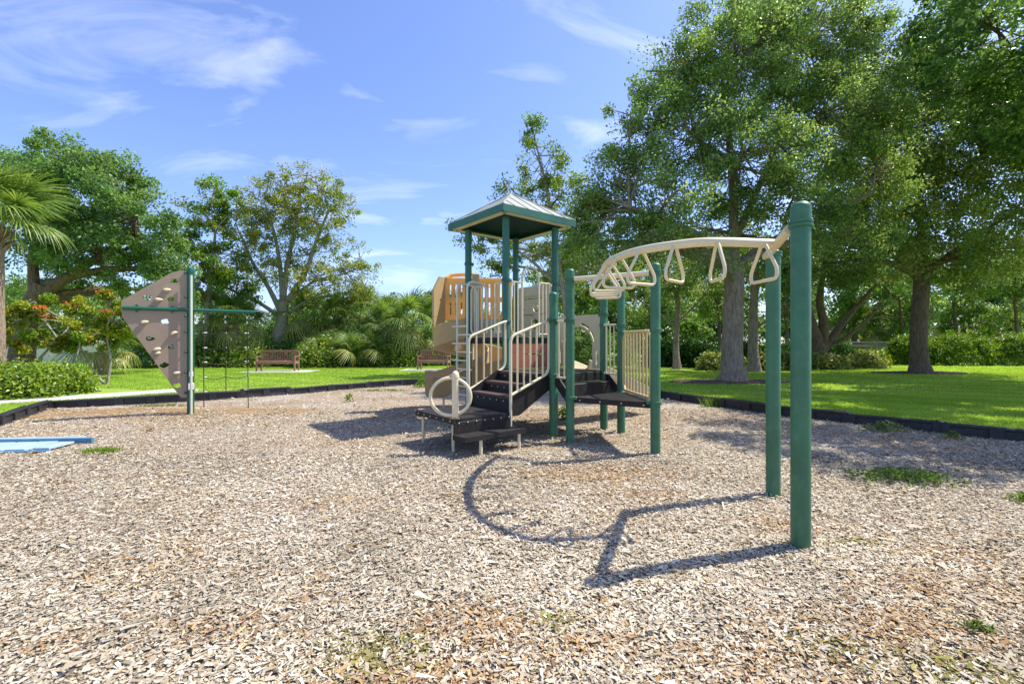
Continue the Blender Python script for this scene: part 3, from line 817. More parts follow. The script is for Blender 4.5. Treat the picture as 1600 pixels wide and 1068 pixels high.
# railings with balusters
def arc2(p, c, q, n_=6):
    return [(1 - t) ** 2 * p + 2 * t * (1 - t) * c + t * t * q for t in [k / n_ for k in range(n_ + 1)]]
def stair_rail(b_, a_lo, a_hi, z_lo_b, z_hi_b, z_lo_t, z_hi_t, foot, nb):
    lo_b, hi_b = pt(a_lo, b_, z_lo_b), pt(a_hi, b_, z_hi_b)
    lo_t, hi_t = pt(a_lo, b_, z_lo_t), pt(a_hi, b_, z_hi_t)
    s_t = (hi_t - lo_t).normalized(); s_b = (hi_b - lo_b).normalized()
    tr = MB()
    pts = [pt(a_lo, b_, foot)] + arc2(lo_t - UP * 0.10, lo_t, lo_t + s_t * 0.10) + [hi_t - s_t * 0.10] + arc2(hi_t - s_t * 0.08, hi_t, hi_t + UU * 0.08)
    tr.tube(pts, 0.0215, 12)
    r_ = tr.build("stair_railing", M_CREAM, ps)
    br = MB()
    ub = arc2(hi_b - s_b * 0.10, hi_b, hi_b + UP * 0.12)
    br.tube([lo_b] + ub + [pt(a_hi, b_, z_hi_t - 0.02)], 0.0215, 12); br.build("bottom_rail", M_CREAM, r_)
    for k in range(1, nb + 1):
        t = k / (nb + 1)
        a_ = a_lo + (a_hi - a_lo) * t
        bb = MB(); bb.tube([lo_b + (hi_b - lo_b) * t, lo_t + (hi_t - lo_t) * t], 0.0145, 8); bb.build("baluster", M_CREAM, r_)
stair_rail(-1.135, -0.80, -0.06, 0.69, 0.98, 1.53, 1.78, 0.20, 5)
stair_rail(-0.055, -0.80, -0.06, 0.68, 1.02, 1.53, 1.80, 0.40, 4)

def bar_panel(name, A, B, z0, z1, nb, frame=0.017, bar=0.012, mtl=M_CREAM, sides=True, parent=None, round_=0.0):
    e_ = (B - A).normalized()
    mb = MB()
    if sides and round_ > 0:
        r_ = round_
        pts = arc2(A + UP * (z0 + r_), A + UP * z0, A + e_ * r_ + UP * z0) + arc2(B - e_ * r_ + UP * z0, B + UP * z0, B + UP * (z0 + r_)) + arc2(B + UP * (z1 - r_), B + UP * z1, B - e_ * r_ + UP * z1) + arc2(A + e_ * r_ + UP * z1, A + UP * z1, A + UP * (z1 - r_))
        mb.tube(pts, frame, 10, closed=True)
    else:
        mb.tube([A + UP * z1, B + UP * z1], frame, 10)
        o_ = None
    o_ = mb.build(name, mtl, parent or ps)
    if not (sides and round_ > 0):
        bb = MB(); bb.tube([A + UP * z0, B + UP * z0], frame, 10); bb.build("bottom_rail", mtl, o_)
    for k in range(nb):
        t = (k + 1) / (nb + 1) if (sides and round_ > 0) else (k + 0.5) / nb
        p = A + (B - A) * t
        bb = MB(); bb.tube([p + UP * z0, p + UP * z1], bar, 8); bb.build("bar", mtl, o_)
    return o_
# short-stair guards P5-P4 and P7-P6
bar_panel("guard_rail", P5 + svn * 0.07, P4 - svn * 0.07, 0.92, 1.76, 2)
dd_ = (P6 - P7)
bar_panel("guard_rail", P7 + dd_ * 0.14 - UU * 0.05, P6 - UU * 0.03, 0.93, 1.73, 4)
# slatted panel P3-P6
eA = (P6 - P3).normalized(); L36 = (P6 - P3).length
sl_w = L36 - 0.24
O36 = P3 + eA * 0.12
fr = [(0.0, 0.80), (0.08, 0.70), (sl_w - 0.08, 0.70), (sl_w, 0.80), (sl_w, 1.46), (sl_w - 0.10, 1.60), (0.10, 1.60), (0.0, 1.46)]
fp = MB(); fp.tube([O36 + eA * x + UP * z for x, z in fr], 0.022, 10, closed=True)
fo = fp.build("slatted_panel", M_YELLOW, ps)
for k in range(9):
    x = 0.055 + (sl_w - 0.11) * k / 8
    z0 = 0.73 if 0.08 < x < sl_w - 0.08 else 0.78; z1 = 1.60 if 0.1 < x < sl_w - 0.1 else 1.53
    bb = MB(); bb.box(O36 + eA * x + UP * (z0 + z1) / 2, (0.046, 0.02, z1 - z0), eA, eA.cross(UP), UP, 0.005); bb.build("slat", M_YELLOW, fo, smooth=30)

# beige arch panel on the far side of the square deck, entrance of the straight slide
eB = (T_R - P7).normalized(); LB = (T_R - P7).length
wB = LB - 0.15
ho = []
cxh, rh = wB / 2, 0.34
ho = [(cxh + rh * math.cos(t), 1.38 + rh * math.sin(t)) for t in [k / 16 * math.pi for k in range(17)]]
arch_out = [(0.0, 1.00), (cxh - rh, 1.00)] + list(reversed(ho)) + [(cxh + rh, 1.00), (wB, 1.00), (wB, 1.86), (wB - 0.05, 1.92), (0.05, 1.92), (0, 1.86)]
def arc_slot(t0, t1, r0, r1, n_=6):
    o_ = [(cxh + r1 * math.cos(t), 1.38 + r1 * math.sin(t)) for t in [t0 + (t1 - t0) * k / n_ for k in range(n_ + 1)]]
    i_ = [(cxh + r0 * math.cos(t), 1.38 + r0 * math.sin(t)) for t in [t1 - (t1 - t0) * k / n_ for k in range(n_ + 1)]]
    return o_ + i_
slots = [arc_slot(math.radians(a_), math.radians(a_ + 30), 0.375, 0.415) for a_ in (12, 50, 100, 138)]
slots += [[(x, 1.06), (x + 0.035, 1.06), (x + 0.035, 1.30), (x, 1.30)] for x in (0.06, wB - 0.10)]
ap = MB(); ap.plate(arch_out, slots, 0.022, P7 + eB * 0.075, eB, UP)
ap.build("arch_panel", M_BEIGE, ps, smooth=0)
# straight slide beyond it
def chute(name, path, hw, hs, mtl, parent, th=0.018, round_=0.06, ends=True):
    """open U-shaped trough swept along a path; hs may be (left, right) wall heights"""
    hl, hr = hs if isinstance(hs, tuple) else (hs, hs)
    prof = [(-hw - 0.03, hl - 0.012), (-hw - 0.012, hl), (-hw + 0.005, hl - 0.012), (-hw + 0.01, round_ * 1.3), (-hw + round_ * 0.45, round_ * 0.35), (-hw + round_ * 1.4, 0.0), (hw - round_ * 1.4, 0.0),
            (hw - round_ * 0.45, round_ * 0.35), (hw - 0.01, round_ * 1.3), (hw - 0.005, hr - 0.012), (hw + 0.012, hr), (hw + 0.03, hr - 0.012)]
    low = [(hw + 0.018, hr - 0.03), (hw + 0.008, round_ * 1.1), (hw - round_ * 0.3, -0.005), (hw - round_ * 1.3, -th), (-hw + round_ * 1.3, -th), (-hw + round_ * 0.3, -0.005), (-hw - 0.008, round_ * 1.1), (-hw - 0.018, hl - 0.03)]
    loop = prof + low
    mb = MB(); n_ = len(loop); vv = []
    for i, p in enumerate(path):
        t = path[min(i + 1, len(path) - 1)] - path[max(i - 1, 0)]
        t = Vector((t.x, t.y, 0)).normalized()
        sd = Vector((t.y, -t.x, 0))
        for x, z in loop: vv.append(p + sd * x + UP * z)
    ff = []
    for i in range(len(path) - 1):
        for k in range(n_):
            k2 = (k + 1) % n_
            ff.append((i * n_ + k, (i + 1) * n_ + k, (i + 1) * n_ + k2, i * n_ + k2))
    mb.add(vv, ff)
    return mb.build(name, mtl, parent, smooth=50)
s0 = (T_R + P7) / 2
sp_ = [s0 + UU * t * 2.05 + UP * (MZ - 0.70 * (t ** 1.15 if t < 0.86 else 0.84 + (t - 0.86) * 0.3)) for t in [k / 14 for k in range(15)]]
chute("straight_slide", sp_, 0.24, 0.17, M_BEIGE, ps)

# red panel under the tower deck
rd = MB()
hol = [[(0.42 + 0.0, 1.225), (0.92, 1.225), (0.92, 1.245), (0.42, 1.245)]]
rd.plate([(0.075, MZ + 0.005), (W - 0.075, MZ + 0.005), (W - 0.075, 1.415), (0.075, 1.415)], hol, 0.02, T_F, UU, UP)
rd.build("riser_panel", M_RED, ps, smooth=0)

# entrance arch and guard bars on the deck side of the tower
ar = MB()
a0_, a1_ = 0.365, 0.765
pts = [pt(a0_, 0, 1.55), pt(a0_, 0, 2.58)] + [pt((a0_ + a1_) / 2 - math.cos(t) * (a1_ - a0_) / 2, 0, 2.60 + math.sin(t) * 0.20) for t in [k / 12 * math.pi for k in range(1, 12)]] + [pt(a1_, 0, 2.58), pt(a1_, 0, 1.55)]
ar.tube(pts, 0.019, 12)
arch_o = ar.build("entrance_arch", M_CREAM, ps)
rl = MB(); rl.tube([pt(0.06, 0, 2.53), pt(0.13, 0, 2.50), pt(a0_, 0, 2.50)], 0.016, 10); rl.build("top_rail", M_CREAM, arch_o)
rl = MB(); rl.tube([pt(a1_, 0, 2.53), pt(W - 0.07, 0, 2.53)], 0.016, 10); rl.build("top_rail", M_CREAM, arch_o)
cv = MB(); cv.tube([pt(0.19, 0, 2.49), pt(0.12, 0, 2.42), pt(0.105, 0, 2.33), pt(0.105, 0, 1.72), pt(0.125, 0, 1.63), pt(0.19, 0, 1.59), pt(a0_, 0, 1.59)], 0.015, 10); cv.build("curved_bar", M_CREAM, arch_o)
for a_ in (0.185, 0.265): bb = MB(); bb.tube([pt(a_, 0, 1.59), pt(a_, 0, 2.50)], 0.013, 8); bb.build("bar", M_CREAM, arch_o)
for a_ in (0.86, 0.945, 1.03): bb = MB(); bb.tube([pt(a_, 0, 1.59), pt(a_, 0, 2.53)], 0.013, 8); bb.build("bar", M_CREAM, arch_o)
rl = MB(); rl.tube([pt(a1_, 0, 1.59), pt(W - 0.1, 0, 1.59)], 0.016, 10); rl.build("bottom_rail", M_CREAM, arch_o)

# activity panel on the right back side T_R - T_B: window openings and engraved lines
eC = (T_B - T_R).normalized()
apn = MB()
def disc(cx, cz, r, n_=14, sq=1.0): return [(cx + r * math.cos(2 * math.pi * k / n_), cz + sq * r * math.sin(2 * math.pi * k / n_)) for k in range(n_)]
wC = W - 0.16
rect = lambda x0, z0, x1, z1: [(x0, z0), (x1, z0), (x1, z1), (x0, z1)]
holes = [rect(0.22, 2.30, wC - 0.16, 2.325), disc(0.46, 2.13, 0.085), rect(0.20, 1.985, 0.40, 2.0), rect(0.52, 1.985, 0.86, 2.0), rect(0.80, 2.08, 0.86, 2.12),
         [(0.38, 1.70), (0.58, 1.70), (0.58, 1.93), (0.53, 1.88), (0.48, 1.94), (0.43, 1.88), (0.38, 1.93)], [(0.76, 1.72), (0.86, 1.66), (0.87, 1.69), (0.77, 1.75)]]
apn.plate([(0, 1.55), (wC, 1.55), (wC, 2.50), (wC - 0.05, 2.56), (0.05, 2.56), (0, 2.50)], holes, 0.02, T_R + eC * 0.08, eC, UP)
apo = apn.build("activity_panel", M_BEIGE, ps, smooth=0)
inn = eC.cross(UP) * -1
fm = MB(); fm.tube([T_R + eC * 0.26 + inn * 0.012 + UP * 1.64, T_R + eC * 0.26 + inn * 0.012 + UP * 2.36, T_R + eC * (wC - 0.04) + inn * 0.012 + UP * 2.36, T_R + eC * (wC - 0.04) + inn * 0.012 + UP * 1.64], 0.009, 6, closed=True); fm.build("engraved_frame", M_TAN, apo)
fc = MB(); fc.lathe([(0.055, 0), (0.06, 0.02), (0.03, 0.05)], (0, 0, 0), 12); 
fc.v = [tuple(T_R + eC * 0.54 + UP * 2.13 + eC * p[0] + UP * p[1] + inn * (p[2] - 0.01)) for p in fc.v]
fc.build("round_knob", M_BEIGE, apo)

# ladder on the front left side with alternating long rungs and hooped hand bars
LR, LL = Vector((-0.788, 8.0, 0)), Vector((-0.994, 8.257, 0))
nIn = Vector((UU.x, UU.y, 0))
def ladder_rail(p):
    pts = [p + UP * -0.1, p + UP * 2.36] + arc2(p + UP * 2.38, p + UP * 2.50, p + nIn * 0.12 + UP * 2.515) + [p + nIn * 0.30 + UP * 2.50] + arc2(p + nIn * 0.32 + UP * 2.49, p + nIn * 0.42 + UP * 2.45, p + nIn * 0.43 + UP * 2.34) + [p + nIn * 0.43 + UP * 1.60]
    mb = MB(); mb.tube(pts, 0.0205, 12); return mb
lo = ladder_rail(LR).build("ladder", M_PALE, ps)
ladder_rail(LL).build("ladder_rail", M_PALE, lo)
el = (LL - LR).normalized()
for k in range(10):
    z = 1.73 - k * 0.153
    a_, b_ = (LR, LL + el * 0.16) if k % 2 == 0 else (LR - el * 0.14, LL)
    mb = MB(); mb.tube([a_ + UP * z, b_ + UP * z], 0.0165, 10); mb.build("rung", M_PALE, lo)
# guard bars beside the ladder, along T_F - T_L
gA, gB = pt(0, 0.72), pt(0, W - 0.10)
bar_panel("guard_rail", gA, gB, 1.62, 2.48, 2, mtl=M_PALE, round_=0.09)
bar_panel("guard_rail", pt(0, 0.07), pt(0, 0.30), 1.62, 2.48, 1, mtl=M_PALE, round_=0.07)
# hand loop seen against the amber wall
hp = MB(); q = pt(0.03, 0.36)
hp.tube([q + UP * 1.58, q + UP * 2.0] + arc2(q + UP * 2.02, q + UP * 2.14 + VV * 0.05, q + VV * 0.10 + UP * 2.02) + [q + VV * 0.10 + UP * 1.58], 0.013, 8); hp.build("hand_loop", M_PALE, ps)

# spiral slide behind the tower with amber hood walls
HC = Vector((-0.87, 9.92, 0)); HR = 0.60
sl_path = []
for k in range(0, 41):
    t = k / 40
    a_ = -math.pi / 2 - t * 2 * math.pi
    z = 1.53 - 0.98 * (t ** 1.05)
    sl_path.append(HC + Vector((HR * math.cos(a_), HR * math.sin(a_), z)))
last = sl_path[-1]
for k in range(1, 9):
    t = k / 8
    sl_path.append(last + Vector((-0.78 * t, -0.10 * t - 0.18 * t * t, -0.20 * min(1, t * 1.3) + (0.0 if t < 0.77 else 0.02))))
chute("spiral_slide", sl_path, 0.235, (0.40, 0.50), M_TAN, ps, round_=0.11)
lg = MB(); q = sl_path[-3]; lg.tube([Vector((q.x + 0.08, q.y, -0.15)), Vector((q.x + 0.08, q.y, q.z - 0.02))], 0.022, 10); lg.build("slide_leg", M_CREAM, ps)
lg = MB(); q = HC; lg.tube([q + UP * -0.15, q + UP * 1.9], 0.045, 14); lg.build("slide_post", M_CREAM, ps)
# hood: far amber wall with two rows of slots
hA, hB = Vector((-1.47, 10.02, 0)), Vector((0.0, 9.78, 0))
eH = (hB - hA).normalized(); LH = (hB - hA).length
sl = []
for x in [0.10 + 0.125 * k for k in range(11)]:
    if x > LH - 0.1: break
    for z0, z1 in ((2.42, 2.70), (2.04, 2.30)):
        sl.append([(x, z0), (x + 0.012, z0 - 0.012), (x + 0.032, z0 - 0.012), (x + 0.044, z0), (x + 0.044, z1), (x + 0.032, z1 + 0.012), (x + 0.012, z1 + 0.012), (x, z1)])
hd = MB(); hd.plate([(0, 1.93), (LH, 1.93), (LH, 2.80), (0, 2.86)], sl, 0.05, hA, eH, UP)
hood = hd.build("slide_hood", M_ORANGE, ps, smooth=0)
bd = MB(); bd.plate([(0.30, 1.52), (LH, 1.52), (LH, 1.92), (0.30, 1.92)], [rect(0.62, 1.70, 0.74, 1.75), rect(1.0, 1.70, 1.12, 1.75)], 0.05, hA, eH, UP); bd.build("hood_base", M_BEIGE, hood, smooth=0)
# tan cheek turned to the viewer on the left, and rounded rim above
ck_a = hA + Vector((-0.02, -0.02, 0)); ck_e = Vector((-0.22, -0.38, 0)).normalized()
ck = MB(); ck.plate([(0, 2.0), (0.38, 2.0), (0.38, 2.56), (0.17, 2.86), (0, 2.86)], [disc(0.16, 2.36, 0.028, 8)], 0.05, ck_a, ck_e, UP); ck.build("hood_cheek", M_TAN, hood, smooth=0)
ck2 = MB(); ck2.plate([(0.0, 1.62), (0.26, 1.66), (0.36, 1.80), (0.38, 1.99), (0, 1.99)], [], 0.045, ck_a, ck_e, UP); ck2.build("hood_cheek", M_TAN, hood, smooth=0)
rim = MB(); rim.tube([hA + UP * 2.84 + eH * 0.02, hA + UP * 2.93 + eH * 0.12 + Vector((0, .12, 0)), hA + UP * 2.95 + eH * 0.35 + Vector((0, .2, 0)), hA + eH * 0.62 + UP * 2.93 + Vector((0, .12, 0)), hA + eH * 0.75 + UP * 2.84], 0.045, 10); rim.build("hood_rim", M_ORANGE, hood)
hpst = MB(); hpst.box(hA + eH * 0.70 + UP * 2.30 - eH.cross(UP) * -0.03, (0.16, 0.05, 1.25), eH, eH.cross(UP), UP, 0.01); hpst.build("hood_post", M_TAN, hood, smooth=30)

# round wheel panel on its stub post at the platform corner
wp = pt(pa0 + 0.06, pb0 + 0.06)
mb = MB(); mb.lathe([(0.045, PZ - 0.01), (0.045, 0.98), (0.052, 0.985), (0.052, 1.01), (0.045, 1.04), (0.028, 1.065), (0.004, 1.075)], (wp.x, wp.y, 0), 18)
wo = mb.build("wheel_post", M_CREAM, ps)
mb = MB(); we = Vector((1.0, 0.06, 0)).normalized(); wc = wp - we * 0.062 + UP * 0.735 + Vector((0, 0.0, 0))
mb.tube([wc + we * math.cos(2 * math.pi * k / 40) * 0.262 + UP * math.sin(2 * math.pi * k / 40) * 0.243 for k in range(40)], 0.022, 12, closed=True)
mb.build("wheel_ring", M_CREAM, wo)
for k in (-1, 0, 1):
    mb = MB(); q = wp + Vector((k * 0.05, -0.055, PZ + 0.01)); mb.tube([q, q + Vector((0, -0.012, 0))], 0.014, 8); mb.build("bolt", mat("rusty_bolt", (0.42, 0.22, 0.08), 0.6, 0.3, 30) if k == -1 else bpy.data.materials["rusty_bolt"], wo)

# overhead curved ladder with triangular hand loops
ZA1, ZB1 = 2.275, 2.352
ca, cb = P1 + offA + dA * 0.075, P2 + offA + dA * 0.03
mb = MB(); mb.tube([ca + UP * ZA1, cb + UP * ZA1], 0.036, 14); oh = mb.build("overhead_ladder", M_CREAM, ps)
dBm = (P3 - P4).normalized()
mb = MB(); mb.tube([P4 + dBm * 0.075 + UP * 2.355, P3 - dBm * 0.075 + UP * 2.35], 0.036, 14); mb.build("cross_tube", M_CREAM, oh)
ctrl = [(2.21, 3.83), (1.67, 3.80), (1.40, 3.98), (1.20, 4.25), (1.09, 4.6), (1.06, 5.0), (1.11, 5.5), (1.22, 5.9), (1.35, 6.262)]
rail = catmull([(x, y, ZA1 + (ZB1 - ZA1) * i / 8) for i, (x, y) in enumerate(ctrl)], 6)
mb = MB(); mb.tube(rail, 0.038, 14); mb.build("curved_rail", M_CREAM, oh)
rs_ = resample(rail, 0.05)
Lr = (len(rs_) - 1)
for k in range(9):
    f_ = 0.045 + 0.895 * k / 8
    i = int(f_ * Lr); p = rs_[i]; t = (rs_[min(i + 1, Lr)] - rs_[i - 1]).normalized()
    sd = Vector((t.y, -t.x, 0)).normalized()
    # triangle loop: two slanted legs from the rail, rounded bottom corners, level grip
    q0, q1 = p + sd * 0.03 - UP * 0.02, p - sd * 0.03 - UP * 0.02
    c0, c1 = p + sd * 0.17 - UP * 0.24, p - sd * 0.17 - UP * 0.24
    g0, g1 = p + sd * 0.125 - UP * 0.315, p - sd * 0.125 - UP * 0.315
    pts = [q0, c0 + (q0 - c0) * 0.12] + arc2(c0 + (q0 - c0) * 0.08, p + sd * 0.185 - UP * 0.31, g0, 5) + [g1] + arc2(g1, p - sd * 0.185 - UP * 0.31, c1 + (q1 - c1) * 0.08, 5)[1:] + [q1]
    mb = MB(); mb.tube(pts, 0.0145, 10); mb.build("hand_loop", M_CREAM, oh)

# ------------------------------------------------------------------ rock-wall climber with rope net
PC = Vector((-6.56, 9.29, 0)); eP = Vector((0.825, 0.566, 0)).normalized(); nP = Vector((eP.y, -eP.x, 0))
cl = thing("climbing_frame", "taupe climbing panel and black rope net hung from dark green post with crossbar", "climbing frame", PC)
def onp(px, py):
    k = (px - 800.0) / F
    s = (k * PC.y - PC.x) / (eP.x - k * eP.y)
    d = PC.y + s * eP.y
    return s, EYE - (py - 534.0) * d / F
mb = MB(); r = 0.064
mb.lathe([(r, -0.2), (r, 2.86), (r + 0.004, 2.865), (r + 0.004, 2.93), (r * 0.9, 2.955), (r * 0.5, 2.968), (0.004, 2.972)], (PC.x, PC.y, 0), 24)
cpo = mb.build("post", M_DKGREEN, cl)
mb = MB(); mb.tube([PC - eP * 1.06 + UP * 2.10 + nP * 0.045, PC + eP * 1.16 + UP * 2.10 + nP * 0.0], 0.036, 14); mb.build("crossbar", M_DKGREEN, cl)
mb = MB(); q = PC + nP * 0.105 + eP * 0.01
mb.tube([q + UP * -0.1, q + UP * 2.80], 0.023, 12); sp2 = mb.build("support_pole", M_PALE, cl)
mb = MB(); mb.box(q + UP * 0.55 - nP * 0.02, (0.10, 0.075, 0.13), eP, nP, UP, 0.006); mb.build("bracket", M_WHITE, sp2, smooth=30)
mb = MB(); mb.box(q + UP * 0.80 - nP * 0.015, (0.07, 0.05, 0.10), eP, nP, UP, 0.006); mb.build("bracket", M_WHITE, sp2, smooth=30)
out = [onp(*p) for p in ((191, 495), (190, 470), (196, 466), (270, 425), (285, 422), (293, 424), (293, 621), (283, 621), (277, 613))]
def blob(px, py, rx, rz, seed, n_=12):
    s, z = onp(px, py); r_ = random.Random(seed)
    return [(s + rx * math.cos(2 * math.pi * k / n_) * r_.uniform(0.65, 1.15), z + rz * math.sin(2 * math.pi * k / n_) * r_.uniform(0.65, 1.15)) for k in range(n_)]
holes = [blob(px, py, 0.075, 0.055, 40 + i) for i, (px, py) in enumerate(((272, 439), (231, 465), (267, 467), (258, 502), (235, 529), (268, 541), (257, 570), (277, 602)))]
mb = MB(); mb.plate(out, holes, 0.025, PC, eP, UP)
pan = mb.build("climbing_panel", M_TAUPE, cl, smooth=0)
for i, (px, py) in enumerate(((261, 453), (248, 468), (226, 503), (272, 520), (246, 545), (247, 551), (277, 582))):
    s, z = onp(px, py)
    r_ = random.Random(90 + i); mb = MB(); rings = []; n_ = 10
    c_ = PC + eP * s + UP * z + nP * 0.012
    tilt = r_.uniform(-0.1, 0.5)
    ea = eP * math.cos(tilt) + UP * math.sin(tilt); eb = UP * math.cos(tilt) - eP * math.sin(tilt)
    vv = []
    for h_, sc in ((0, 1.0), (0.035, 1.08), (0.062, 0.85), (0.075, 0.45)):
        for k in range(n_):
            a_ = 2 * math.pi * k / n_
            w = (0.062 if px != 247 else 0.045) * (1 + 0.12 * math.sin(3 * a_ + i))
            vv.append(c_ + nP * h_ + ea * (w * sc * math.cos(a_)) + eb * (0.030 * sc * math.sin(a_)))
    ff = [(j * n_ + k, j * n_ + (k + 1) % n_, (j + 1) * n_ + (k + 1) % n_, (j + 1) * n_ + k) for j in range(3) for k in range(n_)] + [tuple(range(3 * n_, 4 * n_))]
    mb.add(vv, ff); mb.build("handhold", M_CREAM, pan, smooth=60)
for z in (0.42, 0.83, 1.25, 1.66, 1.98, 2.36, 2.85):
    mb = MB(); q = PC - eP * 0.085 + UP * z + nP * 0.012; mb.tube([q, q + nP * 0.03, q + nP * 0.04], [0.024, 0.024, 0.012], 10); mb.build("bolt", M_DKGREEN, pan)
for s_ in (-0.85, -0.30):
    for dz in (-0.055, 0.055):
        mb = MB(); q = PC + eP * s_ + UP * (2.10 + dz) + nP * 0.012; mb.tube([q, q + nP * 0.03], 0.02, 10); mb.build("bolt", M_DKGREEN, pan)
# net: three hangers, five sagging cross ropes, white ferrules
xs = [0.22, 0.60, 1.0]
tops = 2.06
mb = MB(); 
net = None
feet = [0.10, 0.38, 0.02]
for x, ft in zip(xs, feet):
    mb = MB(); mb.tube([PC + eP * x + UP * tops, PC + eP * x * 1.01 + UP * 1.2 + nP * 0.01, PC + eP * (x * 1.02) + UP * ft + nP * 0.02], 0.009, 6)
    o = mb.build("rope_net" if net is None else "hanging_rope", M_ROPE, cl if net is None else net)
    if net is None: net = o
    for zt in (tops - 0.05, tops - 0.16):
        fm = MB(); q = PC + eP * x + UP * zt; fm.tube([q, q - UP * 0.06], 0.014, 8); fm.build("shackle", M_STEEL, net)
for z in (1.64, 1.33, 1.03, 0.72, 0.42):
    for x0, x1 in ((xs[0], xs[1]), (xs[1], xs[2])):
        sag = 0.05 if z < 1.2 else 0.025
        if z < 0.5: sag = None
        if sag is not None:
            pts = [PC + eP * (x0 + (x1 - x0) * k / 8) * 1.01 + UP * (z - sag * 4 * (k / 8) * (1 - k / 8)) for k in range(9)]
            mb = MB(); mb.tube(pts, 0.008, 6); mb.build("cross_rope", M_ROPE, net)
    for j, x in enumerate(xs):
        fm = MB(); q = PC + eP * (x * 1.012) + UP * z; w = 0.038 if j != 1 else 0.014
        s_ = 0.02 if j == 0 else (-0.02 if j == 2 else 0)
        fm.tube([q + eP * (s_ - w), q + eP * (s_ + w)], 0.012, 8); fm.build("ferrule", M_WHITE, net)

# ------------------------------------------------------------------ blue ramp lying in the chips
rmp = thing("blue_ramp", "pale blue boarded ramp with darker blue side rails lying in the chips", "ramp", (-6.95, 6.22, -0.03), 0.10)
def rbox(c, s, name, m_, bev=0.006, ez=None, parent=None):
    mb = MB(); mb.box(c, s, bev=bev); return mb.build(name, m_, parent or rmp, smooth=30, local=True)
rbox((-0.55, 0.27, 0.045), (2.95, 0.05, 0.11), "side_rail", M_BLUE)
rbox((-0.6, 0.30, 0.104), (2.80, 0.075, 0.012), "rail_lip", M_PALEBLUE)
rbox((-0.48, -0.30, 0.02), (2.62, 0.045, 0.07), "side_rail", M_BLUE)
for k in range(10):
    w = 0.245
    rbox((0.62 - k * 0.275 + 0.02, -0.0, 0.050 + rnd.uniform(-0.003, 0.003)), (w if k else 0.19, 0.52 if k else 0.40, 0.028), "board", M_PALEBLUE, 0.004)

# ------------------------------------------------------------------ garden benches
def bench(loc, rz, w, label):
    t = thing("garden_bench", label, "bench", (loc[0], loc[1], LAWN + 0.025), rz, "wooden garden benches on the lawn")
    def p(name, c, s, par=None, **k):
        mb = MB(); mb.box(c, s, bev=0.006, **k); return mb.build(name, M_TEAK, par or t, smooth=30, local=True)
    hw = w / 2
    for sx in (-1, 1):
        p("leg", (sx * (hw - 0.035), -0.26, 0.32), (0.065, 0.065, 0.64))
        p("leg", (sx * (hw - 0.035), 0.24, 0.46), (0.065, 0.065, 0.92))
        p("armrest", (sx * (hw - 0.035), -0.03, 0.655), (0.075, 0.62, 0.03))
        p("side_rail", (sx * (hw - 0.035), -0.01, 0.375), (0.045, 0.45, 0.08))
    p("front_rail", (0, -0.255, 0.375), (w - 0.14, 0.04, 0.10))
    for k in range(6): p("seat_slat", (0, -0.25 + k * 0.088, 0.435), (w - 0.02 if k else w - 0.02, 0.072, 0.024))
    p("back_rail", (0, 0.235, 0.90), (w - 0.14, 0.04, 0.10))
    p("back_rail", (0, 0.235, 0.50), (w - 0.14, 0.04, 0.07))
    n_ = 15
    for k in range(n_): p("back_slat", (-(hw - 0.12) + (w - 0.24) * k / (n_ - 1), 0.235, 0.69), (0.055, 0.02, 0.32))
    return t
bench(B1, 0.10, 1.72, "reddish wooden slat bench on concrete pad, left of the two, near the pale tree")
bench(B2, -0.12, 1.52, "reddish wooden slat bench right of the two, seen beside the spiral slide")

# ------------------------------------------------------------------ cream garden wall, far left
wl_ = thing("garden_wall", "cream rendered garden wall behind the flowering shrub", "wall", (-26, 29.5, LAWN))
mb = MB(); mb.box((-27, 29.5, 0.75), (26, 0.22, 1.36)); mb.build("wall_panel", M_WALL, wl_, smooth=0)
mb = MB(); mb.box((-27, 29.5, 1.47), (26.1, 0.32, 0.08)); mb.build("coping", M_WALL, wl_, smooth=0)
for x in (-36, -31.2, -26.9, -22.4, -17.6):
    mb = MB(); mb.box((x, 29.42, 0.79), (0.42, 0.42, 1.50), bev=0.02); mb.build("pier", M_WALL, wl_, smooth=30)

# ------------------------------------------------------------------ weathered railing, right background
rl_ = thing("wooden_railing", "weathered grey brown wooden railing beside clipped hedge", "railing", (23.5, 29, LAWN))
for k in range(4):
    mb = MB(); mb.box((20.6 + k * 1.75, 29 - k * 0.25, 0.68), (0.16, 0.16, 1.36), bev=0.01); mb.build("post", M_DOCK, rl_, smooth=30)
ax = Vector((1.75, -0.25, 0)).normalized(); ay = Vector((0.25, 1.75, 0)).normalized()
for z, hh, yy in ((1.42, 0.06, 0.34), (1.22, 0.16, 0.05), (0.72, 0.14, 0.05)):
    mb = MB(); mb.box(Vector((23.2, 28.62 - (0 if z > 1.4 else 0.11), z)), (6.0, yy, hh), ax, ay, UP, 0.008); mb.build("rail_board", M_DOCK, rl_, smooth=30)

